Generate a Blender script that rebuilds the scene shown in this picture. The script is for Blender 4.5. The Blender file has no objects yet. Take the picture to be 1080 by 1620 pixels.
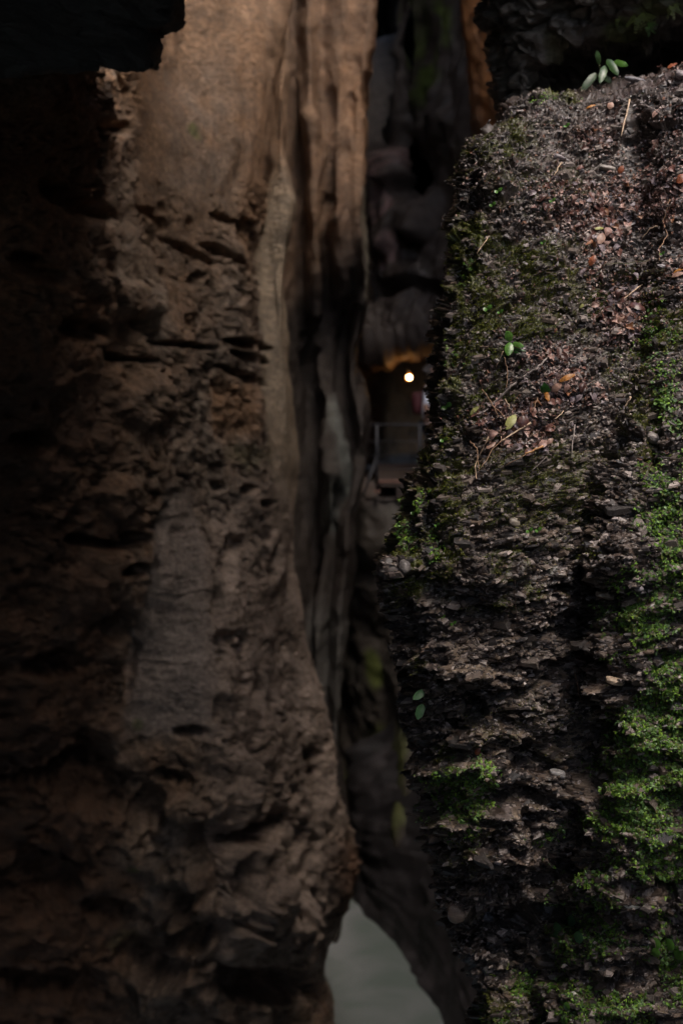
import bpy, math, random
import numpy as np
from mathutils import Vector, Matrix

R = math.radians
rng = np.random.default_rng(7)
random.seed(7)
scene = bpy.context.scene
COL = scene.collection

# ------------------------------------------------------------------ camera, world, sun, exposure
CAM = np.array([0.0, 0.0, 1.7])
PITCH = R(6.0)
cam_d = bpy.data.cameras.new('camera'); cam = bpy.data.objects.new('camera', cam_d); COL.objects.link(cam)
cam.location = CAM; cam.rotation_euler = (R(90) - PITCH, 0, 0)
cam_d.sensor_fit = 'VERTICAL'; cam_d.sensor_height = 36; cam_d.sensor_width = 24; cam_d.lens = 50
cam_d.clip_start = 0.05; cam_d.clip_end = 300
cam_d.dof.use_dof = True; cam_d.dof.focus_distance = 5.15; cam_d.dof.aperture_fstop = 2.2
scene.camera = cam

SUN_DIR = Vector((0.34, -0.44, 0.83)).normalized()      # towards the light
SUN_EL = math.asin(SUN_DIR.z); SUN_AZ = math.atan2(SUN_DIR.x, SUN_DIR.y)
world = bpy.data.worlds.new('World'); scene.world = world; world.use_nodes = True
nt = world.node_tree; nt.nodes.clear()
sky = nt.nodes.new('ShaderNodeTexSky'); sky.sky_type = 'NISHITA'; sky.sun_disc = False
sky.sun_elevation = SUN_EL; sky.sun_rotation = SUN_AZ; sky.air_density = 1.0; sky.dust_density = 3.0
bg = nt.nodes.new('ShaderNodeBackground'); bg.inputs['Strength'].default_value = 0.15
wo = nt.nodes.new('ShaderNodeOutputWorld')
nt.links.new(sky.outputs[0], bg.inputs[0]); nt.links.new(bg.outputs[0], wo.inputs[0])
sun_d = bpy.data.lights.new('sun', 'SUN'); sun_d.energy = 1.5; sun_d.angle = R(38); sun_d.color = (1.0, 0.90, 0.78)
sun = bpy.data.objects.new('sun', sun_d); COL.objects.link(sun)
sun.rotation_euler = SUN_DIR.to_track_quat('Z', 'Y').to_euler()
scene.view_settings.view_transform = 'Standard'; scene.view_settings.look = 'None'
scene.view_settings.gamma = 1.0; scene.view_settings.use_curve_mapping = False
scene.view_settings.exposure = 1.98
scene.cycles.max_bounces = 6; scene.cycles.diffuse_bounces = 4; scene.cycles.glossy_bounces = 2

# ------------------------------------------------------------------ photo <-> place
F = 2250.0; CP, SP = math.cos(PITCH), math.sin(PITCH)
def P(px, py, Y):
    """world point seen at photo pixel (px, py), Y metres ahead of the camera"""
    px = np.asarray(px, float); py = np.asarray(py, float); Y = np.asarray(Y, float)
    u = (px - 540) / F; v = (810 - py) / F
    dy = CP + v * SP; dz = -SP + v * CP
    t = Y / dy
    return np.stack([u * t + 0 * Y, Y + 0 * u, CAM[2] + dz * t], -1)
def proj(V):
    d = V - CAM
    f = d[..., 1] * CP - d[..., 2] * SP; up = d[..., 1] * SP + d[..., 2] * CP
    f = np.maximum(f, 0.2)
    return 540 + F * d[..., 0] / f, 810 - F * up / f

# ------------------------------------------------------------------ noise
def _h(i, j, k, s):
    M = np.uint32
    h = (i.astype(M) * M(374761393)) ^ (j.astype(M) * M(668265263)) ^ (k.astype(M) * M(2147483647 & 0x7ed55d16)) ^ M((s * 2654435761) & 0xffffffff)
    h ^= h >> M(15); h *= M(2246822519); h ^= h >> M(13); h *= M(3266489917); h ^= h >> M(16)
    return h
def rnd3(c, s):
    i, j, k = [c[:, q].astype(np.int64) & 0xffffffff for q in range(3)]
    return _h(i, j, k, s).astype(np.float64) / 4294967296.0
def vnoise(p, s=0):
    """gradient noise, roughly -1..1"""
    with np.errstate(over='ignore'):
        f0 = np.floor(p); f = p - f0; c = f0.astype(np.int64)
        w = f * f * f * (f * (f * 6 - 15) + 10)
        out = np.zeros(len(p))
        for dx in (0, 1):
            for dy in (0, 1):
                for dz in (0, 1):
                    cc = c + np.array([dx, dy, dz])
                    hh = _h(*[cc[:, q] & 0xffffffff for q in range(3)], s)
                    gx = (hh & np.uint32(1023)).astype(float) / 511.5 - 1
                    gy = ((hh >> np.uint32(10)) & np.uint32(1023)).astype(float) / 511.5 - 1
                    gz = ((hh >> np.uint32(20)) & np.uint32(1023)).astype(float) / 511.5 - 1
                    dv = gx * (f[:, 0] - dx) + gy * (f[:, 1] - dy) + gz * (f[:, 2] - dz)
                    out += dv * (w[:, 0] if dx else 1 - w[:, 0]) * (w[:, 1] if dy else 1 - w[:, 1]) * (w[:, 2] if dz else 1 - w[:, 2])
        return out * 1.5
def fbm(p, s=0, o=4, g=0.5):
    a = 1.0; r = 0; t = 0
    for q in range(o):
        r = r + a * vnoise(p * (2.03 ** q) + q * 7.3, s + q); t += a; a *= g
    return r / t
def ridged(p, s=0, o=3):
    a = 1.0; r = 0; t = 0
    for q in range(o):
        r = r + a * (1 - np.abs(vnoise(p * (2.1 ** q) + q * 3.1, s + q)) * 2); t += a; a *= 0.5
    return r / t
def cells(p, s=0):
    """nearest-point cells: returns F1, F2, random id of the cell (0..1), offset to its point"""
    with np.errstate(over='ignore'):
        c = np.floor(p).astype(np.int64); n = len(p)
        f1 = np.full(n, 9.0); f2 = np.full(n, 9.0); idr = np.zeros(n); off = np.zeros((n, 3))
        for dx in (-1, 0, 1):
            for dy in (-1, 0, 1):
                for dz in (-1, 0, 1):
                    cc = c + np.array([dx, dy, dz])
                    m = [cc[:, q] & 0xffffffff for q in range(3)]
                    hh = _h(*m, s)
                    q = np.stack([(hh & np.uint32(1023)).astype(float), ((hh >> np.uint32(10)) & np.uint32(1023)).astype(float), ((hh >> np.uint32(20)) & np.uint32(1023)).astype(float)], 1) / 1023.0
                    o = p - (cc + q)
                    d = np.einsum('ij,ij->i', o, o)
                    nr = d < f1
                    f2 = np.where(nr, f1, np.minimum(f2, d))
                    h2 = _h(*m, s + 91).astype(float) / 4294967296.0
                    f1 = np.where(nr, d, f1); idr = np.where(nr, h2, idr); off[nr] = o[nr]
        return np.sqrt(f1), np.sqrt(f2), idr, off
def sstep(a, b, x):
    t = np.clip((x - a) / (b - a), 0, 1); return t * t * (3 - 2 * t)
def rot2(x, y, deg):
    c, s = math.cos(R(deg)), math.sin(R(deg)); return x * c + y * s, -x * s + y * c

# ------------------------------------------------------------------ materials
def new_mat(name):
    m = bpy.data.materials.new(name); m.use_nodes = True
    n = m.node_tree; b = n.nodes['Principled BSDF']
    return m, n, b
def N(n, t, **k):
    o = n.nodes.new(t)
    for a, v in k.items(): setattr(o, a, v)
    return o
def tint_mat(name, rough=0.7, rough2=None, scale=60.0, var=0.45, bump=0.4, bdist=0.01, stretch=(1, 1, 1), spec=0.4, sss=0.0, trans=0.0):
    """colour from the mesh's own 'tint' attribute broken up by grain; fine relief by bump"""
    m, n, b = new_mat(name)
    at = N(n, 'ShaderNodeAttribute', attribute_name='tint')
    tc = N(n, 'ShaderNodeTexCoord'); mp = N(n, 'ShaderNodeMapping'); mp.inputs['Scale'].default_value = stretch
    n.links.new(tc.outputs['Object'], mp.inputs[0])
    nz = N(n, 'ShaderNodeTexNoise'); nz.inputs['Scale'].default_value = scale; nz.inputs['Detail'].default_value = 6; nz.inputs['Roughness'].default_value = 0.65
    n.links.new(mp.outputs[0], nz.inputs['Vector'])
    nz2 = N(n, 'ShaderNodeTexNoise'); nz2.inputs['Scale'].default_value = scale * 0.17; nz2.inputs['Detail'].default_value = 4
    n.links.new(mp.outputs[0], nz2.inputs['Vector'])
    mr = N(n, 'ShaderNodeMapRange'); mr.inputs['From Min'].default_value = 0.3; mr.inputs['From Max'].default_value = 0.7
    mr.inputs['To Min'].default_value = 1 - var; mr.inputs['To Max'].default_value = 1 + var
    n.links.new(nz.outputs['Fac'], mr.inputs['Value'])
    mr2 = N(n, 'ShaderNodeMapRange'); mr2.inputs['From Min'].default_value = 0.3; mr2.inputs['From Max'].default_value = 0.7
    mr2.inputs['To Min'].default_value = 1 - var * 0.6; mr2.inputs['To Max'].default_value = 1 + var * 0.6
    n.links.new(nz2.outputs['Fac'], mr2.inputs['Value'])
    mu = N(n, 'ShaderNodeMath', operation='MULTIPLY'); n.links.new(mr.outputs[0], mu.inputs[0]); n.links.new(mr2.outputs[0], mu.inputs[1])
    vm = N(n, 'ShaderNodeVectorMath', operation='SCALE'); n.links.new(at.outputs['Color'], vm.inputs[0]); n.links.new(mu.outputs[0], vm.inputs['Scale'])
    n.links.new(vm.outputs[0], b.inputs['Base Color'])
    rr = N(n, 'ShaderNodeMapRange'); rr.inputs['From Min'].default_value = 0.35; rr.inputs['From Max'].default_value = 0.65
    rr.inputs['To Min'].default_value = rough if rough2 is None else rough2; rr.inputs['To Max'].default_value = rough
    n.links.new(nz2.outputs['Fac'], rr.inputs['Value']); n.links.new(rr.outputs[0], b.inputs['Roughness'])
    b.inputs['Specular IOR Level'].default_value = spec
    if bump:
        bp = N(n, 'ShaderNodeBump'); bp.inputs['Strength'].default_value = bump; bp.inputs['Distance'].default_value = bdist
        n.links.new(nz.outputs['Fac'], bp.inputs['Height']); n.links.new(bp.outputs[0], b.inputs['Normal'])
    if trans:
        tl = N(n, 'ShaderNodeBsdfTranslucent'); n.links.new(vm.outputs[0], tl.inputs['Color'])
        mx = N(n, 'ShaderNodeMixShader'); mx.inputs[0].default_value = trans
        out = n.nodes['Material Output']
        n.links.new(b.outputs[0], mx.inputs[1]); n.links.new(tl.outputs[0], mx.inputs[2]); n.links.new(mx.outputs[0], out.inputs['Surface'])
    return m
def flat_mat(name, color, rough=0.6, metal=0.0, var=0.25, scale=40.0, bump=0.2, spec=0.4, trans=0.0):
    m, n, b = new_mat(name)
    tc = N(n, 'ShaderNodeTexCoord'); nz = N(n, 'ShaderNodeTexNoise'); nz.inputs['Scale'].default_value = scale; nz.inputs['Detail'].default_value = 5
    n.links.new(tc.outputs['Object'], nz.inputs['Vector'])
    cr = N(n, 'ShaderNodeValToRGB'); cr.color_ramp.elements[0].position = 0.3; cr.color_ramp.elements[1].position = 0.7
    cr.color_ramp.elements[0].color = (*[c * (1 - var) for c in color], 1); cr.color_ramp.elements[1].color = (*[min(1, c * (1 + var)) for c in color], 1)
    n.links.new(nz.outputs['Fac'], cr.inputs[0]); n.links.new(cr.outputs[0], b.inputs['Base Color'])
    b.inputs['Roughness'].default_value = rough; b.inputs['Metallic'].default_value = metal; b.inputs['Specular IOR Level'].default_value = spec
    if bump:
        bp = N(n, 'ShaderNodeBump'); bp.inputs['Strength'].default_value = bump; bp.inputs['Distance'].default_value = 0.003
        n.links.new(nz.outputs['Fac'], bp.inputs['Height']); n.links.new(bp.outputs[0], b.inputs['Normal'])
    if trans:
        tl = N(n, 'ShaderNodeBsdfTranslucent'); n.links.new(cr.outputs[0], tl.inputs['Color'])
        mx = N(n, 'ShaderNodeMixShader'); mx.inputs[0].default_value = trans
        n.links.new(b.outputs[0], mx.inputs[1]); n.links.new(tl.outputs[0], mx.inputs[2]); n.links.new(mx.outputs[0], n.nodes['Material Output'].inputs['Surface'])
    return m

M_LIME = tint_mat('limestone_wall', 0.68, 0.36, 24, 0.45, 0.9, 0.05, (1, 1, 1.6))
M_SHALE = tint_mat('wet_shale', 0.55, 0.26, 130, 0.45, 0.55, 0.004, (0.6, 0.8, 1.7), spec=0.5)
M_DARK = tint_mat('dark_slate_cliff', 0.75, 0.5, 30, 0.35, 0.6, 0.02, (1, 1, 2.5))
M_FAR = tint_mat('shadowed_cliff', 0.85, 0.6, 8, 0.3, 0.5, 0.05, (1, 1, 1))
M_FLAKE = tint_mat('shale_flakes', 0.6, 0.3, 200, 0.35, 0.3, 0.002, spec=0.5)
M_LEAFY = tint_mat('green_frond', 0.5, 0.35, 150, 0.2, 0.2, 0.001, spec=0.4, trans=0.25)
M_MOSS = tint_mat('moss', 0.9, 0.8, 150, 0.3, 0, spec=0.15, trans=0.2)
M_LITTER = tint_mat('dead_leaf_bits', 0.5, 0.3, 120, 0.3, 0.3, 0.001, spec=0.5, trans=0.08)

# ------------------------------------------------------------------ mesh helpers
def tag(o, label=None, cat=None, group=None, kind=None):
    if label: o['label'] = label
    if cat: o['category'] = cat
    if group: o['group'] = group
    if kind: o['kind'] = kind
    return o
def mesh_np(name, V, Fq, mat=None, tint=None, smooth=False):
    me = bpy.data.meshes.new(name)
    V = np.ascontiguousarray(V, np.float32); Fq = np.ascontiguousarray(Fq, np.int32)
    k = Fq.shape[1]
    me.vertices.add(len(V)); me.vertices.foreach_set('co', V.ravel())
    me.loops.add(Fq.size); me.loops.foreach_set('vertex_index', Fq.ravel())
    me.polygons.add(len(Fq)); me.polygons.foreach_set('loop_start', np.arange(0, Fq.size, k, dtype=np.int32))
    me.polygons.foreach_set('use_smooth', np.full(len(Fq), smooth))
    if tint is not None:
        a = me.attributes.new('tint', 'FLOAT_COLOR', 'POINT')
        c = np.ones((len(V), 4), np.float32); c[:, :3] = tint; a.data.foreach_set('color', c.ravel())
    me.update(calc_edges=True)
    if mat: me.materials.append(mat)
    return me
def link(name, me, parent=None, loc=None):
    o = bpy.data.objects.new(name, me); COL.objects.link(o)
    if parent: o.parent = parent
    if loc is not None: o.location = loc
    return o
def empty(name, loc):
    o = bpy.data.objects.new(name, None); COL.objects.link(o); o.location = loc; o.empty_display_size = 0.1
    return o

def loft(cols, segs, trows, smooth_rows=12.0):
    """cols: list of columns, each a list of keys (t, px, Y) or (t, px, py, Y) or, in the place's own metres, ('w', t, x, y, z)"""
    T = np.array(trows, float)
    C = []
    for c in cols:
        pts = []
        for k in c:
            if k[0] == 'w': pts.append((k[1], *k[2:5]))
            elif len(k) == 3: pts.append((k[0], *P(k[1], k[0], k[2])))
            else: pts.append((k[0], *P(k[1], k[2], k[3])))
        pts = np.array(sorted(pts)); 
        X = np.zeros((len(T), 3))
        for off, w in ((-smooth_rows, .25), (0, .5), (smooth_rows, .25)):
            for a in range(3): X[:, a] += w * np.interp(T + off, pts[:, 0], pts[:, a + 1])
        C.append(X)
    C = np.array(C)                       # cols, rows, 3
    out = []
    for s in range(len(C) - 1):
        p0 = C[max(s - 1, 0)]; p1 = C[s]; p2 = C[s + 1]; p3 = C[min(s + 2, len(C) - 1)]
        # centripetal-ish tangents kept short so edges stay where they were set
        l12 = np.linalg.norm(p2 - p1, axis=1)[:, None] + 1e-6
        l01 = np.linalg.norm(p1 - p0, axis=1)[:, None] + 1e-6; l23 = np.linalg.norm(p3 - p2, axis=1)[:, None] + 1e-6
        m1 = 0.5 * ((p1 - p0) / l01 + (p2 - p1) / l12) * l12 if s > 0 else (p2 - p1)
        m2 = 0.5 * ((p2 - p1) / l12 + (p3 - p2) / l23) * l12 if s < len(C) - 2 else (p2 - p1)
        n = segs[s]; last = s == len(C) - 2
        for q in range(n + (1 if last else 0)):
            t = q / n
            out.append((2*t**3-3*t*t+1)*p1 + (t**3-2*t*t+t)*m1 + (-2*t**3+3*t*t)*p2 + (t**3-t*t)*m2)
    return np.array(out).transpose(1, 0, 2)      # rows, cols, 3
def grid_normals(G):
    du = np.gradient(G, axis=1); dv = np.gradient(G, axis=0)
    n = np.cross(du, dv); l = np.linalg.norm(n, axis=2, keepdims=True); return n / np.maximum(l, 1e-9)
def grid_faces(r, c, flip=False):
    i = np.arange(r * c).reshape(r, c)
    f = np.stack([i[:-1, :-1], i[:-1, 1:], i[1:, 1:], i[1:, :-1]], -1).reshape(-1, 4)
    return f[:, ::-1] if flip else f
def rows(a, b, step, pre=(), post=()):
    return list(pre) + list(np.arange(a, b, step)) + list(post)
def cliff(name, G, dispf, mat, facing=None):
    """displace a lofted sheet along its normals and link it"""
    Nn = grid_normals(G); mid = G.reshape(-1, 3)
    if facing is None:
        s = np.median(np.einsum('ij,ij->i', Nn.reshape(-1, 3), CAM - mid))
        facing = -1 if s < 0 else 1
    Nn = Nn * facing; V = mid; n = Nn.reshape(-1, 3)
    px, py = proj(V)
    V2, col = dispf(V, n, px, py)
    G2 = V2.reshape(G.shape)
    N2 = (grid_normals(G2) * facing).reshape(-1, 3)
    me = mesh_np(name, V2, grid_faces(G.shape[0], G.shape[1], flip=(facing < 0)), mat, np.clip(col, 0.004, 0.9), smooth=True)
    o = link(name, me)
    return o, V2, N2, G2, col
def facing(V, n):
    d = CAM - V; d /= np.linalg.norm(d, axis=1)[:, None]; return sstep(0.0, 0.2, np.einsum('ij,ij->i', d, n))
def stamp(px, py, V, items, amp=1.0, seed=5, sc=4.0):
    """irregular hollows (+depth) or bosses (-depth): px, py, radius x, radius y, tilt, depth"""
    nz = fbm(V * sc, seed, 3); out = np.zeros(len(px))
    for (cx, cy, rx, ry, ang, dep) in items:
        x, y = rot2(px - cx, py - cy, ang)
        d = np.sqrt((x / rx) ** 2 + (y / ry) ** 2)
        out -= dep * amp * sstep(1.25, 0.6, d + nz * 0.9)
    return out
def colmix(base, c, w):
    return base * (1 - w[:, None]) + np.array(c) * w[:, None]
def band(px, py, path, width):
    """soft mask round a polyline in the photo's pixels"""
    best = np.full(len(px), 1e9)
    for (x0, y0), (x1, y1) in zip(path[:-1], path[1:]):
        dx, dy = x1 - x0, y1 - y0; t = np.clip(((px - x0) * dx + (py - y0) * dy) / (dx * dx + dy * dy), 0, 1)
        best = np.minimum(best, np.hypot(px - x0 - t * dx, py - y0 - t * dy))
    return sstep(width, width * 0.3, best)
def inx(v, a, b, s=25): return sstep(a - s, a + s, v) * sstep(b + s, b - s, v)

# ================================================================== THE GORGE
WATER_Z = -6.3
# ---------------------------------------------------------------- near wall on the left
edgeA = [(-2600, 455), (-300, 455), (0, 450), (120, 441), (260, 431), (380, 413), (520, 417), (600, 412), (700, 425), (850, 430), (1050, 440), (1200, 460), (1300, 480), (1400, 490), (1620, 470), (1950, 440)]
edgeB = [(-2600, 480), (-300, 470), (0, 462), (150, 452), (250, 452), (320, 468), (380, 462), (440, 452), (560, 458), (640, 468), (720, 472), (800, 464), (900, 462), (1000, 474), (1100, 508), (1200, 532), (1300, 552), (1380, 564), (1430, 548), (1480, 522), (1540, 516), (1620, 528), (1950, 545)]
def ec(edge, dx, Yf):
    return [(t, x + dx, Yf(t) if callable(Yf) else Yf) for t, x in edge]
lw = [
    [('w', -2600, -3.4, -5, 16), ('w', 0, -2.7, -5, 5), ('w', 1950, -2.6, -5, -8)],
    [('w', -2600, -3.4, 3, 16), ('w', 0, -2.7, 3, 5), ('w', 1950, -2.6, 3, -8)],
    [(-2600, -60, 8.0), (0, -110, 8.0), (500, -230, 8.4), (900, -380, 9.0), (1300, -470, 9.4), (1950, -520, 9.6)],
    [(-2600, 120, 9.6), (0, 110, 9.6), (400, 100, 9.7), (800, 80, 10.7), (1200, 60, 11.6), (1620, 40, 12.4), (1950, 40, 12.7)],
    [(-2600, 210, 12.6), (0, 225, 12.2), (300, 225, 11.8), (600, 225, 11.5), (780, 235, 11.8), (900, 210, 11.7), (1050, 190, 11.9), (1300, 212, 12.1), (1620, 205, 12.7), (1950, 205, 12.9)],
    [(-2600, 340, 13.4), (0, 340, 13.3), (300, 335, 12.7), (550, 330, 12.4), (800, 335, 12.6), (1100, 335, 12.1), (1400, 350, 12.0), (1620, 350, 12.4), (1950, 350, 12.5)],
    ec(edgeA, -12, lambda t: np.interp(t, [0, 500, 1000, 1400, 1620], [14.0, 13.2, 13.3, 13.3, 14.2])),
    ec(edgeA, 6, lambda t: np.interp(t, [0, 300, 600, 700, 1000, 1400, 1620], [14.6, 14.4, 14.0, 13.7, 13.6, 13.6, 14.5])),
    ec(edgeB, -8, lambda t: np.interp(t, [0, 500, 1000, 1400, 1620], [14.6, 14.1, 14.1, 14.3, 15.0])),
    ec(edgeB, -1, lambda t: np.interp(t, [0, 500, 1000, 1400, 1620], [15.2, 14.7, 14.7, 14.9, 15.5])),
    ec(edgeB, -25, 17.0),
    ec(edgeB, -140, 21.0),
]
G = loft(lw, [4, 30, 60, 70, 90, 62, 14, 34, 16, 12, 10], rows(-45, 1665, 1.75, [-2600, -1600, -900, -500, -300, -200, -130, -80], [1690, 1750, 1850, 1950]))
def left_disp(V, n, px, py):
    x, y, z = V[:, 0], V[:, 1], V[:, 2]
    big = fbm(V * 0.9, 1, 3)
    # strata dip down to the right; a = along, b = across the bedding
    al = (y * 0.9 + x * 0.5); a, b = rot2(al, z, -20); a2, b2 = rot2(al, z, -4)
    w = fbm(V * 2.2, 3, 3)
    q = np.stack([a * 1.6, x * 1.6, b * 6 + w * 1.6], 1)
    strat = ridged(q, 11, 4)
    q2 = np.stack([a2 * 1.3, x, b2 * 17 + w * 1.2], 1); fine = fbm(q2, 17, 4, 0.6)
    f1, f2, cid, off = cells(np.stack([a * 2.2, x * 2.2, b * 6.5 + w * 1.5], 1), 21)
    g1, g2, cid2, off2 = cells(np.stack([a * 5 + w, x * 5, b * 16 + w * 2], 1), 22)
    ero = fbm(V * np.array([5, 5, 3.5]), 31, 4, 0.6)
    smooth_top = inx(px, 215, 640, 14) * sstep(350, 270, py + w * 70 + (px - 330) * -0.12)
    eA = np.interp(py, [t for t, _ in edgeA], [v for _, v in edgeA])
    ribbon = sstep(-6, 4, px - eA) * sstep(1000, 760, py)
    pl = np.interp(py, [760, 900, 1050, 1160], [262, 232, 208, 195]); pr = np.interp(py, [760, 900, 1000, 1160], [310, 330, 338, 352])
    panel = sstep(-6, 6, px - pl) * sstep(12, -12, px - pr + w * 25) * inx(py, 770, 1165, 20)
    right_sm = inx(px, 400, 600, 25) * inx(py, 900, 1230, 60)
    rough = np.clip(1 - 0.88 * smooth_top - 0.92 * ribbon - 0.8 * panel - 0.5 * right_sm, 0.06, 1)
    holes = sstep(0.28, 0.5, fbm(V * np.array([3, 3, 5.0]), 44, 3))
    pm = sstep(-.25, .25, fbm(V * 1.1, 33, 3))                    # where the wall is broken up
    med = fbm(V * np.array([2.2, 2.2, 1.8]), 35, 3)
    crack = sstep(.72, .96, strat) * (.25 + .75 * pm); s2 = ridged(np.stack([a * 4.5, x * 4, b * 13 + w * 2.5], 1), 37, 2); crk2 = sstep(.74, .95, s2) * sstep(-.1, .3, fbm(V * 2.4, 38, 2)); s3 = fbm(V * np.array([16, 16, 20.]), 39, 3)
    blk = (cid - 0.5) * sstep(0, 0.3, f2 - f1)
    rough = rough * (1 + .25 * sstep(1000, 1200, py)) * (1 - .15 * inx(px, 380, 600, 30) * sstep(820, 900, py)); d = big * 0.17 + med * .09 * (.25 + .75 * rough) + rough * (-crack * .07 + blk * .055 * (.2 + pm) + (cid2 - .5) * .014 * sstep(0, .25, g2 - g1) + ero * .055 * (.4 + pm) - holes * .07 - crk2 * .045 + s3 * .010)
    d += 0.009 * fine * (1 - smooth_top) * (1 - ribbon) + panel * fine * 0.014
    # vertical fluting of the smooth upper part and the pale rib
    flute = fbm(np.stack([px * 0.022 + fbm(V * 0.4, 8, 2) * 1.2, z * 0.25, 0 * x], 1), 52, 3)
    d += flute * (0.10 * smooth_top + 0.05 * ribbon) + ero * 0.012
    S = [(235, 520, 26, 9, 35, .22), (300, 546, 60, 5, 6, .18), (385, 543, 40, 6, 10, .2), (395, 565, 28, 6, 18, .2), (385, 592, 34, 7, 25, .24), (205, 565, 36, 6, 8, .15),
         (352, 770, 11, 10, 0, .22), (395, 776, 12, 8, -20, .16), (417, 796, 9, 6, 0, .16), (362, 345, 30, 6, 15, .08), (350, 395, 22, 9, 20, .12), (385, 415, 30, 7, 35, .1), (312, 440, 12, 10, 0, .1), (300, 395, 40, 8, 30, .1),
         (370, 885, 9, 38, 8, .16), (378, 860, 18, 14, 0, .1), (345, 960, 9, 32, -3, .22), (350, 1010, 16, 14, 0, .14), (388, 1015, 10, 22, 0, .14), (432, 890, 6, 30, 5, .06), (400, 1100, 13, 28, 0, .16), (345, 1120, 9, 24, 12, .14),
         (305, 1158, 26, 11, 0, .2), (235, 1290, 26, 34, 0, .28), (340, 1340, 45, 34, -25, .32), (425, 1310, 42, 24, -35, .42), (482, 1193, 19, 9, 0, .2), (390, 1390, 14, 44, 10, .3), (275, 1230, 30, 10, 0, .14), (470, 1340, 12, 40, 20, .2),
         (320, 1475, 60, 20, -8, .36), (290, 1430, 26, 16, 20, .2), (430, 1560, 110, 30, 0, .45), (230, 1520, 60, 24, 10, .3), (120, 1210, 80, 30, -20, .3), (90, 1050, 50, 20, 0, .2),
         (160, 860, 44, 10, 6, .3), (215, 850, 22, 9, 0, .25), (205, 900, 24, 9, 0, .3), (190, 990, 18, 30, 20, .22), (260, 830, 8, 26, 5, .2), (238, 930, 8, 60, 10, .24), (212, 1050, 9, 60, 8, .2), (140, 520, 40, 20, 10, .2), (60, 700, 40, 20, 5, .2), (130, 320, 60, 18, 25, .2), (180, 200, 30, 14, 10, .16), (60, 420, 50, 16, 25, .2), (150, 1250, 60, 36, -10, .25), (60, 1400, 80, 44, 0, .3), (170, 1450, 50, 26, 10, .25), (90, 1560, 70, 30, 0, .25), (245, 345, 35, 10, 30, .16),
         (440, 1450, 50, 60, 0, -.22), (300, 1280, 34, 20, 10, -.12), (450, 1180, 40, 60, 0, -.08), (290, 1390, 40, 26, 0, -.14), (200, 470, 60, 30, 20, -.12), (230, 640, 40, 40, 0, -.1), (200, 790, 36, 34, 0, -.12), (300, 1560, 80, 30, 0, -.18)]
    d += stamp(px, py, V, S, 1.0, 5, 3.2) * facing(V, n)
    B1, B2, bid, bof = cells(np.stack([al * 1.25 + w * .35, x * 1.25, z * 1.0 + w * .4], 1), 63); lowz = inx(px, 215, 560, 25) * sstep(1120, 1230, py) + .5 * inx(px, 60, 215, 30) * sstep(500, 600, py)
    tl_ = (rnd3(np.stack([bid * 9e5, bid * 0, bid * 0], 1), 5) - .5); d += lowz * (.3 + .7 * sstep(0, 45, np.interp(py, [t for t, _ in edgeB], [q for _, q in edgeB]) - px)) * .8 * ((bid - .5) * .22 + bof[:, 2] * .16 + bof[:, 0] * tl_ * .35) * sstep(0, .10, B2 - B1)
    pit = sstep(0.3, 0.55, fbm(V * 9, 61, 2)) * rough * pm; d -= pit * 0.035
    V2 = V + n * d[:, None]
    tone = fbm(V * np.array([1.4, 1.4, 1.0]), 71, 4); t2 = fbm(V * 4.5, 73, 3)
    col = np.tile(np.array([0.18, 0.128, 0.093]), (len(V), 1))
    col = colmix(col, (0.225, 0.175, 0.138), sstep(-0.05, 0.35, tone + t2 * .3))
    col = colmix(col, (0.20, 0.118, 0.070), np.clip(sstep(0.05, 0.4, -tone + t2 * .4), 0, 1) * .6)
    orange = inx(px, 205, 300, 25) * inx(py, -400, 170, 50) + inx(px, 130, 215, 20) * inx(py, 100, 240, 30) * sstep(-.2, .2, t2) + band(px, py, [(392, 60), (400, 160), (408, 330)], 30) * .8 + inx(px, 340, 410, 10) * inx(py, 600, 690, 20)
    col = colmix(col, (0.25, 0.14, 0.075), np.clip(orange, 0, 1) * .85)
    gy = inx(px, 250, 385, 30) * inx(py, 100, 330, 50); col = colmix(col, (0.265, 0.155, 0.088), inx(px, 210, 460, 20) * sstep(560, 200, py) * .75); col = colmix(col, (0.25, 0.195, 0.155), gy * (.35 + .4 * np.clip(t2 * 2, -1, 1)))
    col = colmix(col, (0.235, 0.18, 0.125), ribbon * sstep(200, 330, py) * .85)
    col = colmix(col, (0.245, 0.20, 0.175), panel * .85)
    lowr = inx(px, 335, 545, 30) * inx(py, 780, 1560, 70); col = colmix(col, (0.31, 0.235, 0.19), lowr * .8); col *= (1 + .0 * px)[:, None]
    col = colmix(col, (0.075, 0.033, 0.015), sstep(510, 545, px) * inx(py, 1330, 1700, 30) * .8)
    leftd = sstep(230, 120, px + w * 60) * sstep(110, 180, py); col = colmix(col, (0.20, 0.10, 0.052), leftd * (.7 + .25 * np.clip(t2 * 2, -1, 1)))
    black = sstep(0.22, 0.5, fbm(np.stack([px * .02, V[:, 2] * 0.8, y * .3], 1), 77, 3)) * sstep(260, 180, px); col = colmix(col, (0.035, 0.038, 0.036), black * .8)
    green = stamp(px, py, V, [(318, 212, 22, 9, 25, -1), (345, 226, 20, 6, 10, -1)], 1, 9, 6) ; col = colmix(col, (0.13, 0.17, 0.03), np.clip(green, 0, 1) * .6 * sstep(-.1, .25, t2))
    green2 = stamp(px, py, V, [(212, 1374, 12, 5, 0, -1), (250, 1225, 7, 6, 0, -1), (195, 1495, 20, 20, 0, -.6), (218, 1148, 8, 10, 0, -.8), (395, 720, 30, 20, 0, -.4)], 1, 9, 8); col = colmix(col, (0.10, 0.12, 0.03), np.clip(green2, 0, 1) * .7)
    col = colmix(col, (0.03, 0.024, 0.02), np.clip(crack + crk2 * .8, 0, 1) * rough * .7); col *= (1 + .6 * s3)[:, None]
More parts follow.
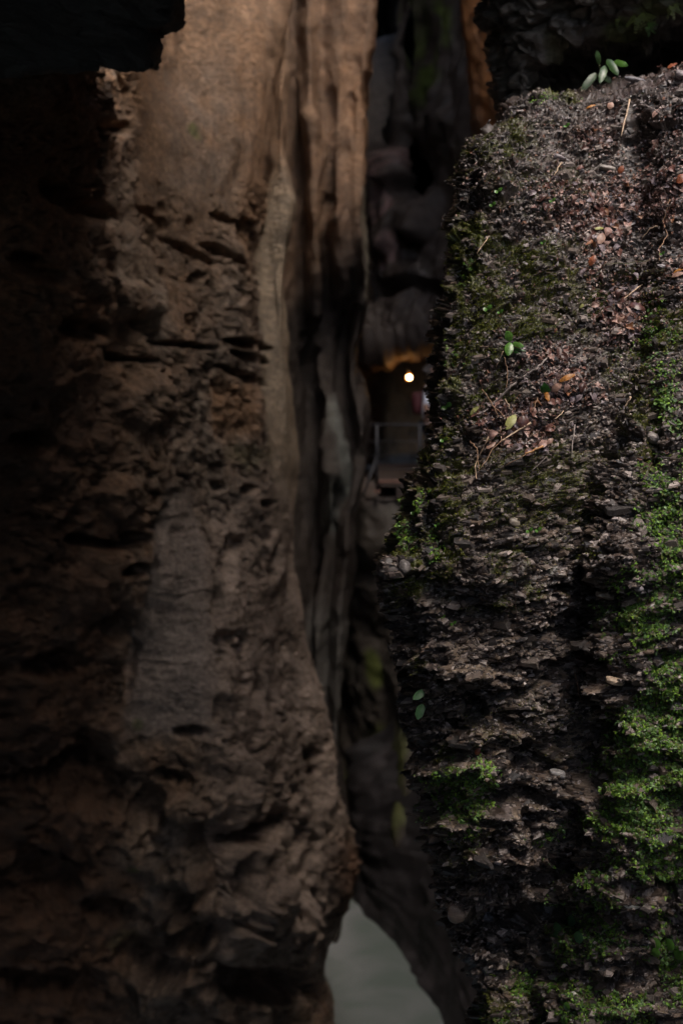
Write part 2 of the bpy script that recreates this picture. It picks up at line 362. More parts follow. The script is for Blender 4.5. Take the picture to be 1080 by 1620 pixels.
    lowl = sstep(250, 120, px + med * 60) * sstep(480, 640, py); col = colmix(col, (0.060, 0.032, 0.020), lowl * .85)  # low left coloured dark brown in place of shade
    col *= (1 + 0.2 * (cid - .5) * rough + .2 * fine)[:, None]
    return V2, col
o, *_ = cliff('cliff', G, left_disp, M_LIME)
tag(o, 'near brown limestone gorge wall filling the left half of the photo', 'cliff', None, 'structure')

# ---------------------------------------------------------------- fluted drapery wall behind it
edgeC = [(-2600, 600), (-200, 594), (0, 592), (60, 589), (140, 576), (250, 571), (340, 575), (420, 585), (470, 583), (520, 572), (570, 562), (620, 568), (680, 580), (740, 577), (790, 566), (830, 556), (880, 556), (960, 547), (1060, 541), (1180, 536), (1300, 545), (1450, 540), (1950, 500)]
def Y2(base, deep): return lambda t: np.interp(t, [0, 400, 520, 700, 1300], [base, base + .2, base + deep, base + deep * .8, base + deep])
cc = [
    [(-2600, 330, 17.5), (1950, 330, 17.5)],
    [(-2600, 440, 17.9), (400, 440, 17.9), (1950, 440, 17.9)],
    [(-2600, 462, 18.3), (0, 464, 18.3), (300, 480, 18.5), (600, 480, 19.2), (1950, 480, 19.2)],
    ec([(t, 0) for t in (-2600,)], 490, 18.2) + [(0, 488, 18.0), (200, 492, 17.9), (400, 500, 18.2), (600, 500, 19.4), (1950, 500, 19.4)],
    [(-2600, 515, 18.3), (0, 506, 18.25), (150, 512, 18.3), (300, 518, 18.35), (500, 512, 19.2), (640, 516, 18.9), (800, 525, 18.6), (900, 515, 19.6), (1950, 515, 19.8)],
    ec(edgeC, -42, Y2(18.0, 1.2)),
    ec(edgeC, -24, Y2(18.05, 1.4)),
    ec(edgeC, -8, Y2(18.0, 1.0)),
    ec(edgeC, 0, Y2(18.4, 1.0)),
    ec(edgeC, -10, 21.0), ec(edgeC, -60, 27.0)]
G = loft(cc, [3, 12, 14, 14, 20, 16, 16, 10, 8, 4], rows(-40, 1500, 2.6, [-2600, -1200, -600, -300, -150, -80], [1550, 1650, 1950]))
def drape_disp(V, n, px, py):
    x, y, z = V.T; w = fbm(V * .6, 3, 3)
    fl = fbm(np.stack([px * 0.022 + w * 2.2, z * .5, y * 0], 1), 12, 3); up = sstep(560, 420, py)
    d = fl * (.10 * up + .06) + fbm(V * 3.5, 15, 3) * .035 + fbm(V * np.array([1, 1, .45]), 18, 3) * .2 * (1 - up)
    d += stamp(px, py, V, [(500, 570, 24, 60, 0, .15), (532, 720, 16, 90, -4, -.12), (572, 640, 8, 60, 0, -.1), (522, 170, 8, 30, 0, .06), (556, 165, 8, 20, 0, .04), (524, 260, 5, 60, 5, .12)], 1, 7, 2)
    tone = fbm(np.stack([px * .02, z * .5, w], 1), 20, 3)
    col = np.tile(np.array([0.235, 0.14, 0.082]), (len(V), 1))
    col = colmix(col, (0.12, 0.065, 0.036), sstep(-.05, .35, tone) * .75)
    col = colmix(col, (0.31, 0.175, 0.095), sstep(.0, .4, -tone) * inx(px, 515, 590, 12) * sstep(330, 200, py))
    lo = sstep(330, 480, py + (px - 520) * .6); col = colmix(col, (0.030, 0.023, 0.019), lo * .97); dk = sstep(500, 480, px) ; col = colmix(col, (0.12, 0.075, 0.048), dk * .6 * (1 - lo))  # lower half blackened, shade put into the colour
    rim = band(px, py, [(573, 300), (583, 370), (584, 470)], 9); col = colmix(col, (0.22, 0.19, 0.14), rim * .8)
    gb = stamp(px, py, V, [(529, 700, 13, 70, -6, -1), (530, 790, 14, 50, 4, -.7)], 1, 9, 2); col = colmix(col, (0.14, 0.145, 0.13), np.clip(gb, 0, 1) * .85)
    col = colmix(col, (0.10, 0.092, 0.082), inx(px, 480, 545, 10) * inx(py, 960, 1170, 30) * .8)
    return V + n * d[:, None], col
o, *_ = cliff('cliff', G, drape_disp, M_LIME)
tag(o, 'orange brown fluted drapery wall, lower half coloured dark for shade with a grey streak, between the near left wall and the dark gap', 'cliff', None, 'structure')

# ---------------------------------------------------------------- far buttress above the tunnel
fb = [
    [(-2600, 300, 34), (548, 300, 30), (575, 300, 552, 38)],
    [(-2600, 570, 33), (150, 575, 33), (300, 585, 27), (548, 560, 24.6), (575, 560, 552, 38)],
    [(-2600, 612, 35), (120, 610, 35), (230, 600, 28), (330, 600, 25.2), (420, 600, 25.4), (548, 600, 24.2), (575, 600, 553, 38)],
    [(-2600, 645, 26), (0, 641, 25.5), (130, 632, 25.5), (240, 634, 25.6), (330, 636, 25.2), (548, 640, 24.0), (575, 640, 553, 38)],
    [(-2600, 668, 26), (0, 668, 26.1), (200, 664, 25.6), (250, 664, 26.5), (330, 664, 25.6), (548, 680, 23.5), (575, 680, 553, 38)],
    [(-2600, 690, 24.5), (0, 692, 24.4), (150, 690, 24.2), (250, 690, 25.2), (350, 690, 24.6), (548, 720, 23.0), (575, 720, 553, 38)],
    [(-2600, 730, 24), (0, 732, 24.1), (548, 760, 22.8), (575, 760, 553, 38)],
    [(-2600, 1100, 24), (548, 1100, 23), (575, 1100, 553, 38)]]
G = loft(fb, [8, 20, 26, 26, 26, 26, 8], rows(-40, 600, 2.6, [-2600, -1200, -600, -300, -150, -80], [610]), 4)
def fb_disp(V, n, px, py):
    d = fbm(V * np.array([.8, .8, .4]), 2, 4) * .4 + ridged(V * np.array([1.5, 1.5, .35]), 4, 3) * .22 + fbm(V * 4, 6, 2) * .05
    d += stamp(px, py, V, [(668, 262, 24, 70, -8, 2.6), (596, 545, 30, 10, 0, -.22), (612, 60, 14, 120, 0, 2), (612, 290, 22, 50, 12, -.4), (620, 360, 16, 40, 10, -.3), (700, 200, 20, 60, 0, -.3), (690, 330, 12, 50, 0, -.5), (650, 460, 60, 16, 0, .5)], 1, 3, 1.0)
    t = fbm(V * 2.2, 8, 3)
    col = np.tile(np.array([0.075, 0.052, 0.040]), (len(V), 1)); col = colmix(col, (0.16, 0.125, 0.10), sstep(0, .4, t))
    g = band(px, py, [(700, -40), (694, 60), (682, 110), (662, 160)], 26) + .6 * band(px, py, [(655, -40), (652, 100)], 14); col = colmix(col, (0.15, 0.20, 0.035), np.clip(g, 0, 1) * sstep(-.35, .15, t) * .9)
    l = band(px, py, [(628, 250), (612, 300), (604, 340)], 22) + .7 * band(px, py, [(632, 385), (612, 420)], 16); col = colmix(col, (0.30, 0.18, 0.16), np.clip(l, 0, 1) * sstep(-.2, .2, fbm(V * 7, 9, 2)))
    bk = sstep(632, 622, px) * sstep(230, 190, py); col = colmix(col * .6, (0.006, 0.006, 0.006), bk)  # deep slot painted black, standing in for its shade
    return V + n * d[:, None], col
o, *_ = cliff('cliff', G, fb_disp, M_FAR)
tag(o, 'far dark buttress with a mossy green streak, hanging over the tunnel mouth', 'cliff', None, 'structure')

# ---------------------------------------------------------------- orange wall beside the big foreground rock
ow = [
    [(-2600, 760, 27), (1700, 760, 27)],
    [(-2600, 736, 21.5), (0, 738, 21.5), (220, 752, 21.5), (400, 745, 22), (1700, 740, 22)],
    [(-2600, 735, 19.6), (-100, 735, 19.6), (0, 737, 19.6), (150, 746, 19.6), (220, 755, 19.6), (300, 752, 19.8), (500, 745, 20.6), (1700, 740, 20.6)],
    [(-2600, 765, 18.9), (220, 775, 19.0), (300, 790, 19.5), (1700, 790, 20)],
    [(-2600, 900, 16.5), (1700, 900, 17)],
    [('w', -2600, 4.2, 9.5, 18), ('w', 1700, 4.4, 9.5, -8)]]
G = loft(ow, [4, 8, 22, 22, 8], rows(-40, 420, 4, [-2600, -1200, -600, -300, -150, -80], [500, 700, 1000, 1700]))
def ow_disp(V, n, px, py):
    d = fbm(V * 1.2, 42, 4) * .16 + fbm(V * 5, 43, 2) * .03
    t = fbm(V * np.array([3, 3, 1.4]), 44, 3)
    col = np.tile(np.array([0.27, 0.115, 0.04]), (len(V), 1)); col = colmix(col, (0.12, 0.055, 0.025), sstep(.0, .4, t) * .7)
    col = colmix(col, (0.05, 0.035, 0.028), sstep(170, 240, py + (760 - px) * 1.2))  # lower end of the strip painted dark as if shaded
    return V + n * d[:, None], col
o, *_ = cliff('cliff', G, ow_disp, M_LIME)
tag(o, 'strip of orange brown wall just left of the dark overhang, top of the photo', 'cliff', None, 'structure')

# ---------------------------------------------------------------- rock base under the walkway, down to the river
lb = [
    [(740, 480, 712, 37), (774, 480, 774, 24), (1000, 480, 24), (1950, 480, 24)],
    [(740, 545, 712, 37), (774, 545, 776, 22.2), (860, 545, 22.0), (900, 545, 22.3), (1200, 530, 22.5), (1950, 530, 22)],
    [(740, 575, 712, 37), (774, 572, 778, 21.0), (800, 572, 790, 20.9), (865, 570, 20.9), (905, 572, 21.4), (1000, 570, 21.8), (1200, 560, 21.8), (1400, 560, 21), (1950, 560, 20)],
    [(740, 610, 712, 37), (774, 605, 776, 20.8), (865, 605, 20.6), (905, 605, 21.1), (1010, 605, 21.5), (1060, 605, 21.1), (1200, 605, 21.2), (1400, 605, 20.5), (1950, 600, 19)],
    [(740, 650, 712, 37), (774, 645, 776, 20.8), (865, 640, 20.6), (905, 640, 21.2), (985, 640, 21.2), (1030, 640, 20.7), (1200, 640, 20.3), (1400, 640, 19.5), (1950, 640, 18)],
    [(740, 700, 712, 37), (774, 690, 776, 20.8), (895, 690, 21.6), (1200, 690, 20.3), (1400, 690, 19.5), (1950, 690, 17)],
    [(740, 900, 712, 37), (774, 860, 776, 19.5), (1200, 860, 19), (1950, 860, 15)]]
G = loft(lb, [6, 12, 14, 16, 16, 10], rows(740, 1500, 3.5, [738], [1550, 1650, 1950]), 3)
def lb_disp(V, n, px, py):
    d = fbm(V * .9, 52, 4) * .3 + fbm(V * 4, 53, 2) * .05
    t = fbm(V * 2, 54, 3)
    col = np.tile(np.array([0.055, 0.043, 0.033]), (len(V), 1)); col = colmix(col, (0.075, 0.065, 0.052), sstep(0, .4, t))
    g = np.clip(stamp(px, py, V, [(592, 1060, 12, 26, 0, -1), (600, 1250, 40, 90, -10, -.6), (610, 1180, 40, 40, 0, -.5)], 1, 3, 2), 0, 1); col = colmix(col, (0.10, 0.12, 0.02), g * .8)
    s = sstep(810, 780, py); col = colmix(col, (0.13, 0.10, 0.09), s * .5)
    return V + n * d[:, None], col
o, *_ = cliff('cliff', G, lb_disp, M_FAR)
tag(o, 'dark stepped rock base under the distant walkway, going down to the river', 'cliff', None, 'structure')

# ---------------------------------------------------------------- dark slab bank at the river
sb = [
    [(1180, 548, 1330, 22.0), (1425, 550, 1450, 20.6), (1470, 600, 1500, 19.2), (1530, 636, 1575, 18.0), (1590, 680, 1640, 16.8), (1640, 700, 1720, 16.0), (1950, 780, 1990, 13)],
    [(1180, 552, 1240, 21.6), (1425, 562, 1418, 20.45), (1470, 611, 1468, 19.25), (1530, 652, 1530, 18.2), (1590, 690, 1590, 17.1), (1640, 716, 1640, 16.3), (1950, 800, 1950, 13)],
    [(1180, 556, 1180, 21.4), (1300, 580, 1300, 20.6), (1425, 620, 1390, 19.6), (1470, 660, 1430, 18.7), (1530, 700, 1500, 17.6), (1590, 735, 1570, 16.6), (1640, 760, 1630, 15.8), (1950, 860, 1950, 12.5)],
    [(1180, 600, 1160, 21.2), (1300, 640, 1260, 20.2), (1425, 690, 1330, 19.2), (1530, 760, 1400, 17.2), (1640, 830, 1500, 15.2), (1950, 1000, 1950, 11)],
    [(1180, 700, 1050, 20.8), (1300, 760, 1150, 19.8), (1530, 860, 1200, 16.6), (1950, 1300, 1800, 9)],
    [('w', 1180, 3.6, 20, 2), ('w', 1950, 3.2, 6, -2)]]
G = loft(sb, [10, 30, 30, 16, 6], rows(1180, 1700, 4, [], [1750, 1850, 1950]))
def sb_disp(V, n, px, py):
    a, b = rot2(V[:, 0] + .3 * V[:, 1], V[:, 2], 40)
    d = fbm(V * .8, 62, 3) * .2 + (ridged(np.stack([a * .8, V[:, 1] * .4, b * 3], 1), 63, 3) - .4) * .12
    t = fbm(V * 3, 64, 3); col = np.tile(np.array([0.018, 0.015, 0.015]), (len(V), 1)); col = colmix(col, (0.04, 0.033, 0.033), sstep(0, .4, t))
    return V + n * d[:, None], col
o, *_ = cliff('river_bank', G, sb_disp, M_DARK)
tag(o, 'nearly black slanting rock slab bank to the right of the milky river', 'rock bank', None, 'structure')

# ---------------------------------------------------------------- closing rock far behind and the tunnel's inside
far = [[('w', 0, -7, 33, 17), ('w', 10, -7, 33, -8)], [('w', 0, 0, 35, 17), ('w', 10, 0, 35, -8)], [('w', 0, 4, 34, 17), ('w', 10, 4, 34, -8)], [('w', 0, 9, 27, 17), ('w', 10, 9, 27, -8)]]
G = loft(far, [20, 24, 16], np.linspace(0, 10, 90), 0)
def far_disp(V, n, px, py):
    d = fbm(V * .6, 72, 4) * .7; return V + n * d[:, None], np.tile(np.array([0.03, 0.024, 0.02]), (len(V), 1))
o, *_ = cliff('cliff', G, far_disp, M_FAR)
tag(o, 'dark rock closing the far end of the gorge behind the tunnel lamp', 'cliff', None, 'structure')
tun = [[('w', 0, .1, 23.0, -.2), ('w', 5, .1, 23.0, 3.2)], [('w', 0, .2, 25.2, -.2), ('w', 3, .3, 25.2, 1.2), ('w', 5, .45, 25.2, 3.2)], [('w', 0, .65, 27.0, -.2), ('w', 3, .75, 27.0, 1.2), ('w', 5, 1.0, 27, 2.7)], [('w', 0, 1.4, 30, -.2), ('w', 5, 1.5, 30, 2.7)], [('w', 0, 3.5, 31, -.2), ('w', 5, 3.5, 31, 2.7)]]
G = loft(tun, [20, 26, 26, 20], np.linspace(0, 5, 60), 0)
def tun_disp(V, n, px, py):
    d = fbm(V * 1.3, 82, 4) * .25 + fbm(V * 4, 83, 2) * .06
    return V + n * d[:, None], colmix(np.tile(np.array([0.07, 0.045, 0.028]), (len(V), 1)), (0.03, 0.02, 0.014), sstep(0, .4, fbm(V * 2, 84, 3)))

# ---------------------------------------------------------------- gorge wall right and behind the camera
rw = [[('w', 0, 4.4, 10.5, 13), ('w', 10, 3.6, 10.5, -8)], [('w', 0, 4.2, 6, 10), ('w', 5, 2.9, 6, 3), ('w', 10, 2.6, 6, -8)], [('w', 0, 4.2, 1, 10), ('w', 5, 2.2, 1, 1), ('w', 10, 2.0, 1, -8)], [('w', 0, 4.2, -5, 10), ('w', 5, 2.2, -5, 1), ('w', 10, 2.0, -5, -8)], [('w', 0, 0.5, -8, 3.5), ('w', 10, 0.5, -7, -8)], [('w', 0, -3.4, -5.0, 4.5), ('w', 10, -2.7, -5.1, -8)]]
G = loft(rw, [24, 24, 24, 16, 16], np.linspace(0, 10, 80), 0)
def rw_disp(V, n, px, py):
    d = fbm(V * .9, 92, 4) * .3; t = fbm(V * 3, 94, 3)
    return V + n * d[:, None], colmix(np.tile(np.array([0.10, 0.085, 0.07]), (len(V), 1)), (0.05, 0.07, 0.02), sstep(.05, .4, t))
o, *_ = cliff('cliff', G, rw_disp, M_DARK, 1)
tag(o, 'rock wall beside and behind the viewpoint, out of the photo', 'cliff', None, 'structure')

# ---------------------------------------------------------------- black overhang, top left
E1 = [(-700, 620), (-450, 540), (-200, 440), (-110, 350), (-60, 290), (-40, 277), (34, 275), (38, 262), (44, 244), (104, 243)]  # upper keys lean out above the view, shaped to shade the left wall
def kx(dx, Y, Yb): return [(t, x + dx, Y) for t, x in E1] + [(112, 243 + dx, 107, Y), (126, 236 + dx, 104, Y + .5), (150, 230 + dx, 60, Yb)]
tl = [
    [('w', -700, -2.4, 3.5, 7), ('w', 104, -2.4, 3.5, 2.7), ('w', 150, -3.2, 3.6, 3.0)],
    [(-700, -260, 6.6), (100, -260, 130, 6.6), (112, -260, 134, 6.7), (150, -260, 80, 8.5)],
    [(-700, -20, 6.9), (100, -20, 112, 6.9), (112, -20, 120, 6.95), (150, -20, 60, 9.2)],
    [(-700, 120, 7.1), (100, 120, 102, 7.1), (112, 120, 106, 7.2), (150, 120, 60, 9.8)],
    kx(-14, 7.25, 10.6), kx(0, 7.4, 11), [(t, x - 4, 8.6) for t, x in E1] + [(112, 238, 104, 8.6), (150, 228, 60, 11)],
    [(-700, 560, 12.0), (-200, 300, 12), (150, 230, 60, 12.5)]]
G = loft(tl, [8, 60, 60, 60, 14, 14, 8], rows(-30, 104, 1.8, [-700, -400, -200, -100, -60], list(np.arange(105, 130, 2)) + [136, 143, 150]), 1.5)
def tl_disp(V, n, px, py):
    a, b = rot2(V[:, 0], V[:, 2], -18); w = fbm(V * 3, 1, 2)
    d = fbm(V * 2, 102, 3) * .05 + ridged(np.stack([a * 3, V[:, 1] * 3, b * 14 + w], 1), 103, 3) * .025
    f1, f2, cid, off = cells(np.stack([a * 6, V[:, 1] * 6, b * 18 + w * 2], 1), 104); d += (cid - .5) * .03
    col = np.tile(np.array([0.022, 0.025, 0.028]), (len(V), 1)); col *= (.7 + .8 * cid)[:, None]
    return V + n * d[:, None], col
o, *_ = cliff('rock_overhang', G, tl_disp, M_DARK)
tag(o, 'blue black slate overhang with a stepped corner, top left of the photo', 'rock', None, 'structure')

rf = [[('w', 0, -3.2, -6, 4.9), ('w', 10, -3.2, 9.0, 5.0)], [('w', 0, -1.0, -6, 5.0), ('w', 10, -1.0, 8.8, 5.1)], [('w', 0, 1.1, -6, 5.1), ('w', 7, 1.15, 5.0, 5.1), ('w', 10, .3, 7.6, 5.1)], [('w', 0, 1.25, -6, 5.6), ('w', 7, 1.3, 5.0, 5.6), ('w', 10, .4, 7.6, 5.6)], [('w', 0, -1.0, -6, 6.6), ('w', 10, -1.0, 8.8, 6.6)], [('w', 0, -3.6, -6, 7.0), ('w', 10, -3.6, 9.0, 7.0)]]  # unseen slab, added to keep sun off the near left wall
G = loft(rf, [14, 12, 4, 12, 14], np.linspace(0, 10, 70), 0)
o, *_ = cliff('rock_overhang', G, rw_disp, M_DARK, 1)
tag(o, 'unseen rock slab added over the viewpoint to shade the left wall', 'rock', None, 'structure')

# ---------------------------------------------------------------- dark overhanging face, top right
E2 = [(-900, 770), (-250, 772), (-60, 774), (0, 773), (35, 774), (50, 781), (75, 779), (110, 787), (150, 790), (180, 802), (260, 815)]
ur = [
    [(t, x + 6, 12) for t, x in E2],
    [(t, x + 3, 8.8) for t, x in E2],
    [(t, x, 7.9) for t, x in E2],
    [(t, x + 35, 7.6 if t > -100 else 7.2) for t, x in E2],
    [(-900, 900, 7.5), (-120, 900, 7.2), (-60, 900, 7.2), (0, 900, 7.35), (60, 900, 7.45), (90, 900, 7.8), (130, 900, 8.0), (260, 900, 8.2)],
    [(-900, 980, 7.2), (-120, 980, 7.0), (-60, 980, 7.0), (0, 980, 7.2), (50, 980, 7.3), (75, 980, 7.6), (110, 980, 7.9), (260, 980, 8.1)],
    [(-900, 1090, 7.0), (-120, 1090, 6.8), (0, 1090, 6.9), (40, 1090, 7.1), (60, 1090, 7.5), (90, 1090, 7.7), (260, 1090, 7.9)],
    [('w', -900, 4.0, 6.0, 8.5), ('w', -120, 3.2, 5.4, 4.3), ('w', 0, 2.9, 5, 3.9), ('w', 260, 2.9, 5.2, 2.5)],
    [('w', -900, 4.0, 2.0, 8.5), ('w', 260, 3.4, 2, 2.5)]]
G = loft(ur, [5, 10, 26, 60, 62, 70, 24, 8], rows(-40, 262, 1.8, [-900, -500, -300, -200, -150, -120, -95, -75, -60, -50]), 4)
def ur_disp(V, n, px, py):
    a, b = rot2(V[:, 0], V[:, 2], -14); w = fbm(V * 3, 1, 3)
    f1, f2, cid, off = cells(np.stack([a * 5, V[:, 1] * 5, b * 13 + w * 1.5], 1), 114)
    g1, g2, ci2, _ = cells(np.stack([a * 14, V[:, 1] * 14, b * 34 + w * 3], 1), 115)
    d = fbm(V * 1.8, 112, 4) * .16 + (cid - .5) * .11 * sstep(0, .1, f2 - f1) + (ci2 - .5) * .035 + fbm(V * 12, 116, 2) * .012
    col = np.tile(np.array([0.085, 0.076, 0.070]), (len(V), 1)); col *= (.6 + .9 * ci2)[:, None]
    g = np.clip(stamp(px, py, V, [(1000, 40, 45, 22, -20, -1), (880, 60, 20, 30, 0, -.5), (1040, 15, 40, 20, 0, -.6)], 1, 3, 8), 0, 1); col = colmix(col, (0.06, 0.075, 0.015), g * .7)
    return V + n * d[:, None], col
o, UV, UN, *_ = cliff('rock_overhang', G, ur_disp, M_DARK)
tag(o, 'dark overhanging slate face above the leaf-strewn slope, top right', 'rock', None, 'structure')

# ---------------------------------------------------------------- the big foreground rock
E3 = [(165, 815), (185, 795), (210, 768), (245, 746), (270, 730), (330, 727), (380, 724), (430, 710), (470, 706), (490, 694), (540, 687), (590, 684), (640, 674), (680, 670), (730, 653), (770, 638), (830, 631), (870, 625), (900, 616), (930, 618), (960, 633), (1030, 637), (1110, 651), (1180, 660), (1220, 673), (1260, 687), (1310, 692), (1350, 702), (1400, 707), (1430, 705), (1460, 714), (1490, 727), (1530, 752), (1560, 766), (1590, 753), (1650, 750), (1950, 760)]
CREV = [(165, 985), (300, 990), (500, 1000), (600, 990), (780, 947), (860, 928), (960, 940), (1080, 934), (1180, 946), (1290, 927), (1350, 897), (1450, 874), (1560, 862), (1620, 862), (1950, 862)]
tsamp = [165, 185, 210, 245, 270, 330, 380, 430, 490, 540, 590, 640, 680, 730, 770, 830, 870, 900, 930, 960, 1030, 1110, 1180, 1220, 1260, 1310, 1350, 1400, 1430, 1460, 1490, 1530, 1560, 1590, 1650, 1950]
def e3(t): return float(np.interp(t, [a for a, _ in E3], [b for _, b in E3]))
def cv(t): return float(np.interp(t, [a for a, _ in CREV], [b for _, b in CREV]))
def Yb(t):   # body depth of the slope and the face below it
    return float(np.interp(t, [165, 300, 450, 600, 750, 900, 1000, 1050, 1130, 1200, 1300, 1400, 1450, 1560, 1620, 1950], [6.25, 5.86, 5.56, 5.30, 5.06, 4.90, 4.98, 4.92, 5.0, 4.98, 5.0, 5.06, 5.22, 5.25, 5.15, 5.3]))
def fcol(f, dY, dfn=None):
    top = {}
    out = [(t, e3(t) + f * (cv(t) - 12 - e3(t)), Yb(t) + dY + (dfn(t) if dfn else 0)) for t in tsamp]
    # roll the top back under the overhang
    x0 = e3(165) + f * (cv(165) - 12 - e3(165)); ty = 165 - f * 32
    out = [k for k in out if k[0] > 200] + [(200, x0 * .5 + .5 * (e3(200) + f * (cv(200) - 12 - e3(200))), 200 - f * 22, Yb(200) + dY), (165, x0, ty, 6.3 + dY), (150, x0, ty + 8, 6.7 + dY), (140, x0, ty + 22, 7.6 + dY), (120, x0, ty + 50, 9.2 + dY)]
    return out
def bcol(dx, Yf):
    out = [(t, cv(t) + dx, Yf(t)) for t in tsamp if t > 200]
    ty = 133 - dx * .26
    return out + [(200, cv(200) + dx, 165 - dx * .2, Yf(200)), (165, cv(165) + dx, ty, 6.3), (150, cv(165) + dx, ty + 8, 6.7), (140, cv(165) + dx, ty + 22, 7.6), (120, cv(165) + dx, ty + 50, 9.2)]
def crev_depth(t): return float(np.interp(t, [300, 600, 780, 900, 1300, 1400, 1950], [0, 0, .03, .08, .08, .08, .05]))
def butt(t): return float(np.interp(t, [165, 560, 700, 900, 1400, 1950], [0, 0, -.05, -.09, -.12, -.16]))
fg = [
    [(t, e3(t) + 90, Yb(t) + 2.2) for t in tsamp],
    [(t, e3(t) + 8, Yb(t) + 1.0) for t in tsamp],
    fcol(0.0, .24), fcol(.04, .13), fcol(.15, .04), fcol(.40, -.03), fcol(.70, -.02), fcol(.93, .04, lambda t: crev_depth(t) * .35),
    bcol(-4, lambda t: Yb(t) + crev_depth(t) + .03), bcol(12, lambda t: Yb(t) + butt(t) + .05), bcol(55, lambda t: Yb(t) + butt(t) - .10), bcol(130, lambda t: Yb(t) + butt(t) - .16), bcol(260, lambda t: Yb(t) + butt(t) - .13),
    [('w', 120, 2.3, 6.5, 2.9), ('w', 165, 2.2, 5.2, 2.9), ('w', 600, 2.0, 3.9, 1.9), ('w', 1950, 1.9, 3.4, -2.5)],
    [('w', 120, 3.4, 4.5, 3.2), ('w', 165, 3.4, 4.2, 3.0), ('w', 600, 2.8, 2.5, 1.9), ('w', 1950, 2.6, 2.0, -2.5)]]
G = loft(fg, [4, 10, 12, 42, 66, 72, 46, 18, 14, 34, 52, 84, 12, 3], rows(120, 1650, 1.42, [], list(np.linspace(1655, 1950, 14))), 5)
FGM = {}
def fg_disp(V, n, px, py):
    x, y, z = V.T
    w = fbm(V * 4, 201, 3); wb = fbm(V * 1.3, 203, 3)
    dip = 9 + 0 * x
    a, b = rot2(x, z, 12)        # bedding dips down to the right
    slope = .35 * sstep(760, 560, py - (px - 800) * .1)                # 1 on the litter slope
    fx = np.interp(py, [t for t, _ in CREV], [c for _, c in CREV])
    right = sstep(-4, 10, px - fx)
    f1, f2, c1, o1 = cells(np.stack([a * 5 + w * .5, y * 5, b * 15 + w * 1.2], 1), 211)
    g1, g2, c2, o2 = cells(np.stack([a * 13 + w, y * 13, b * 40 + w * 2.5], 1), 212)
    h1, h2, c3, o3 = cells(np.stack([a * 38 + w * 2, y * 38, b * 95 + w * 4], 1), 213)
    i1, i2, c4, o4 = cells(V * np.array([85, 85, 110]), 214)
    steep = 1 - slope
    lowf = sstep(880, 1050, py); K1, K2, kid, kof = cells(np.stack([a * 2.6 + w * .3, y * 2.6, b * 6.2 + w * .5], 1), 231)
    d = wb * .10 + fbm(V * 2.4, 205, 4) * .06 + lowf * ((kid - .62) * .10 + kof[:, 2] * .06 + kof[:, 0] * .03) * (.25 + .75 * sstep(5, 60, px - np.interp(py, [q for q, _ in E3], [q for _, q in E3]))) * sstep(0, .12, K2 - K1)
    d += (c1 - .5) * (.085 * steep + .03 * slope) * sstep(0, .2, f2 - f1) + steep * o1[:, 0] * .025
    d += (c2 - .5) * (.026 * steep + .012 * slope) * sstep(0, .2, g2 - g1) + o2[:, 0] * .010
    d += (c3 - .5) * (.011 * steep + .009 * slope) + o3[:, 0] * .004
    d += (c4 - .5) * .004
    la = (b * 36 + w * 1.3 + wb * 2) % 1.0; lb_ = (b * 74 + w * 2.5 + 3 * wb) % 1.0; ln = fbm(np.stack([a * 5, y * 5, b * 22], 1), 219, 2)
    d += (la ** 1.6 - .5) * .015 * sstep(-.45, .15, ln) * (1 - .25 * slope / .35) + (lb_ ** 1.5 - .4) * .007 * sstep(.3, -.2, ln)
    rg = ridged(np.stack([a * 1.6 + w * .4, y * 1.6, b * 6 + wb * 1.5], 1), 207, 3); d -= sstep(.7, .95, rg) * .03 * steep; d += fbm(np.stack([a * 6, y * 6, b * 9], 1), 209, 3) * .045 * steep
    S = [(655, 985, 26, 36, 0, .16), (640, 1060, 18, 30, 0, .14), (905, 985, 36, 26, 10, .12), (905, 930, 36, 12, 15, .08), (756, 1112, 22, 26, 0, .14), (835, 1205, 40, 16, 15, .14), (800, 1290, 90, 9, 8, .08), (860, 1262, 60, 8, 12, .08), (675, 1190, 18, 26, 0, .12),
         (790, 1480, 60, 46, 10, .22), (830, 1540, 40, 34, 0, .14), (760, 1400, 60, 10, 10, .12), (840, 1390, 60, 22, -20, .18), (720, 1140, 26, 12, 20, .1), (700, 1330, 20, 12, 0, .08),
         (745, 340, 14, 50, 10, .10), (745, 405, 12, 18, 0, .08), (1030, 690, 12, 40, 20, .06), (1060, 1430, 30, 20, 0, .16), (965, 1415, 40, 8, 5, .05), (1050, 1395, 40, 10, 0, .06), (890, 500, 16, 10, 0, .05), (985, 340, 26, 10, 20, .04),
         (740, 1060, 60, 9, 12, -.09), (790, 1078, 44, 14, 8, -.08), (800, 1165, 70, 8, 12, -.05), (850, 1300, 50, 8, 10, -.05), (770, 1350, 60, 9, 10, -.06), (720, 1165, 40, 8, 10, -.05), (840, 860, 70, 8, 6, -.03), (1020, 1385, 60, 9, 8, -.04), (980, 1540, 70, 8, 6, -.04), (1000, 1600, 60, 8, 6, -.04), (745, 1225, 34, 60, 0, -.06), (735, 1440, 30, 26, 0, -.12), (830, 1240, 60, 10, 8, -.05), (985, 1090, 40, 20, 0, -.05), (640, 895, 20, 22, 0, -.05), (975, 905, 30, 60, 0, -.04), (1000, 1180, 40, 30, 10, -.05)]
    st = stamp(px, py, V, S, 1.0, 6, 9.0) * facing(V, n); ray = V - CAM; ray /= np.linalg.norm(ray, axis=1)[:, None]
    V2 = V + n * d[:, None] - ray * st[:, None]
    # colours: grey brown shale, paler worn chips, dark wet joints, rusty soil
    t = fbm(V * 3.0, 221, 4); t2 = fbm(V * 14, 223, 3)
    col = np.tile(np.array([0.040, 0.030, 0.026]), (len(V), 1))
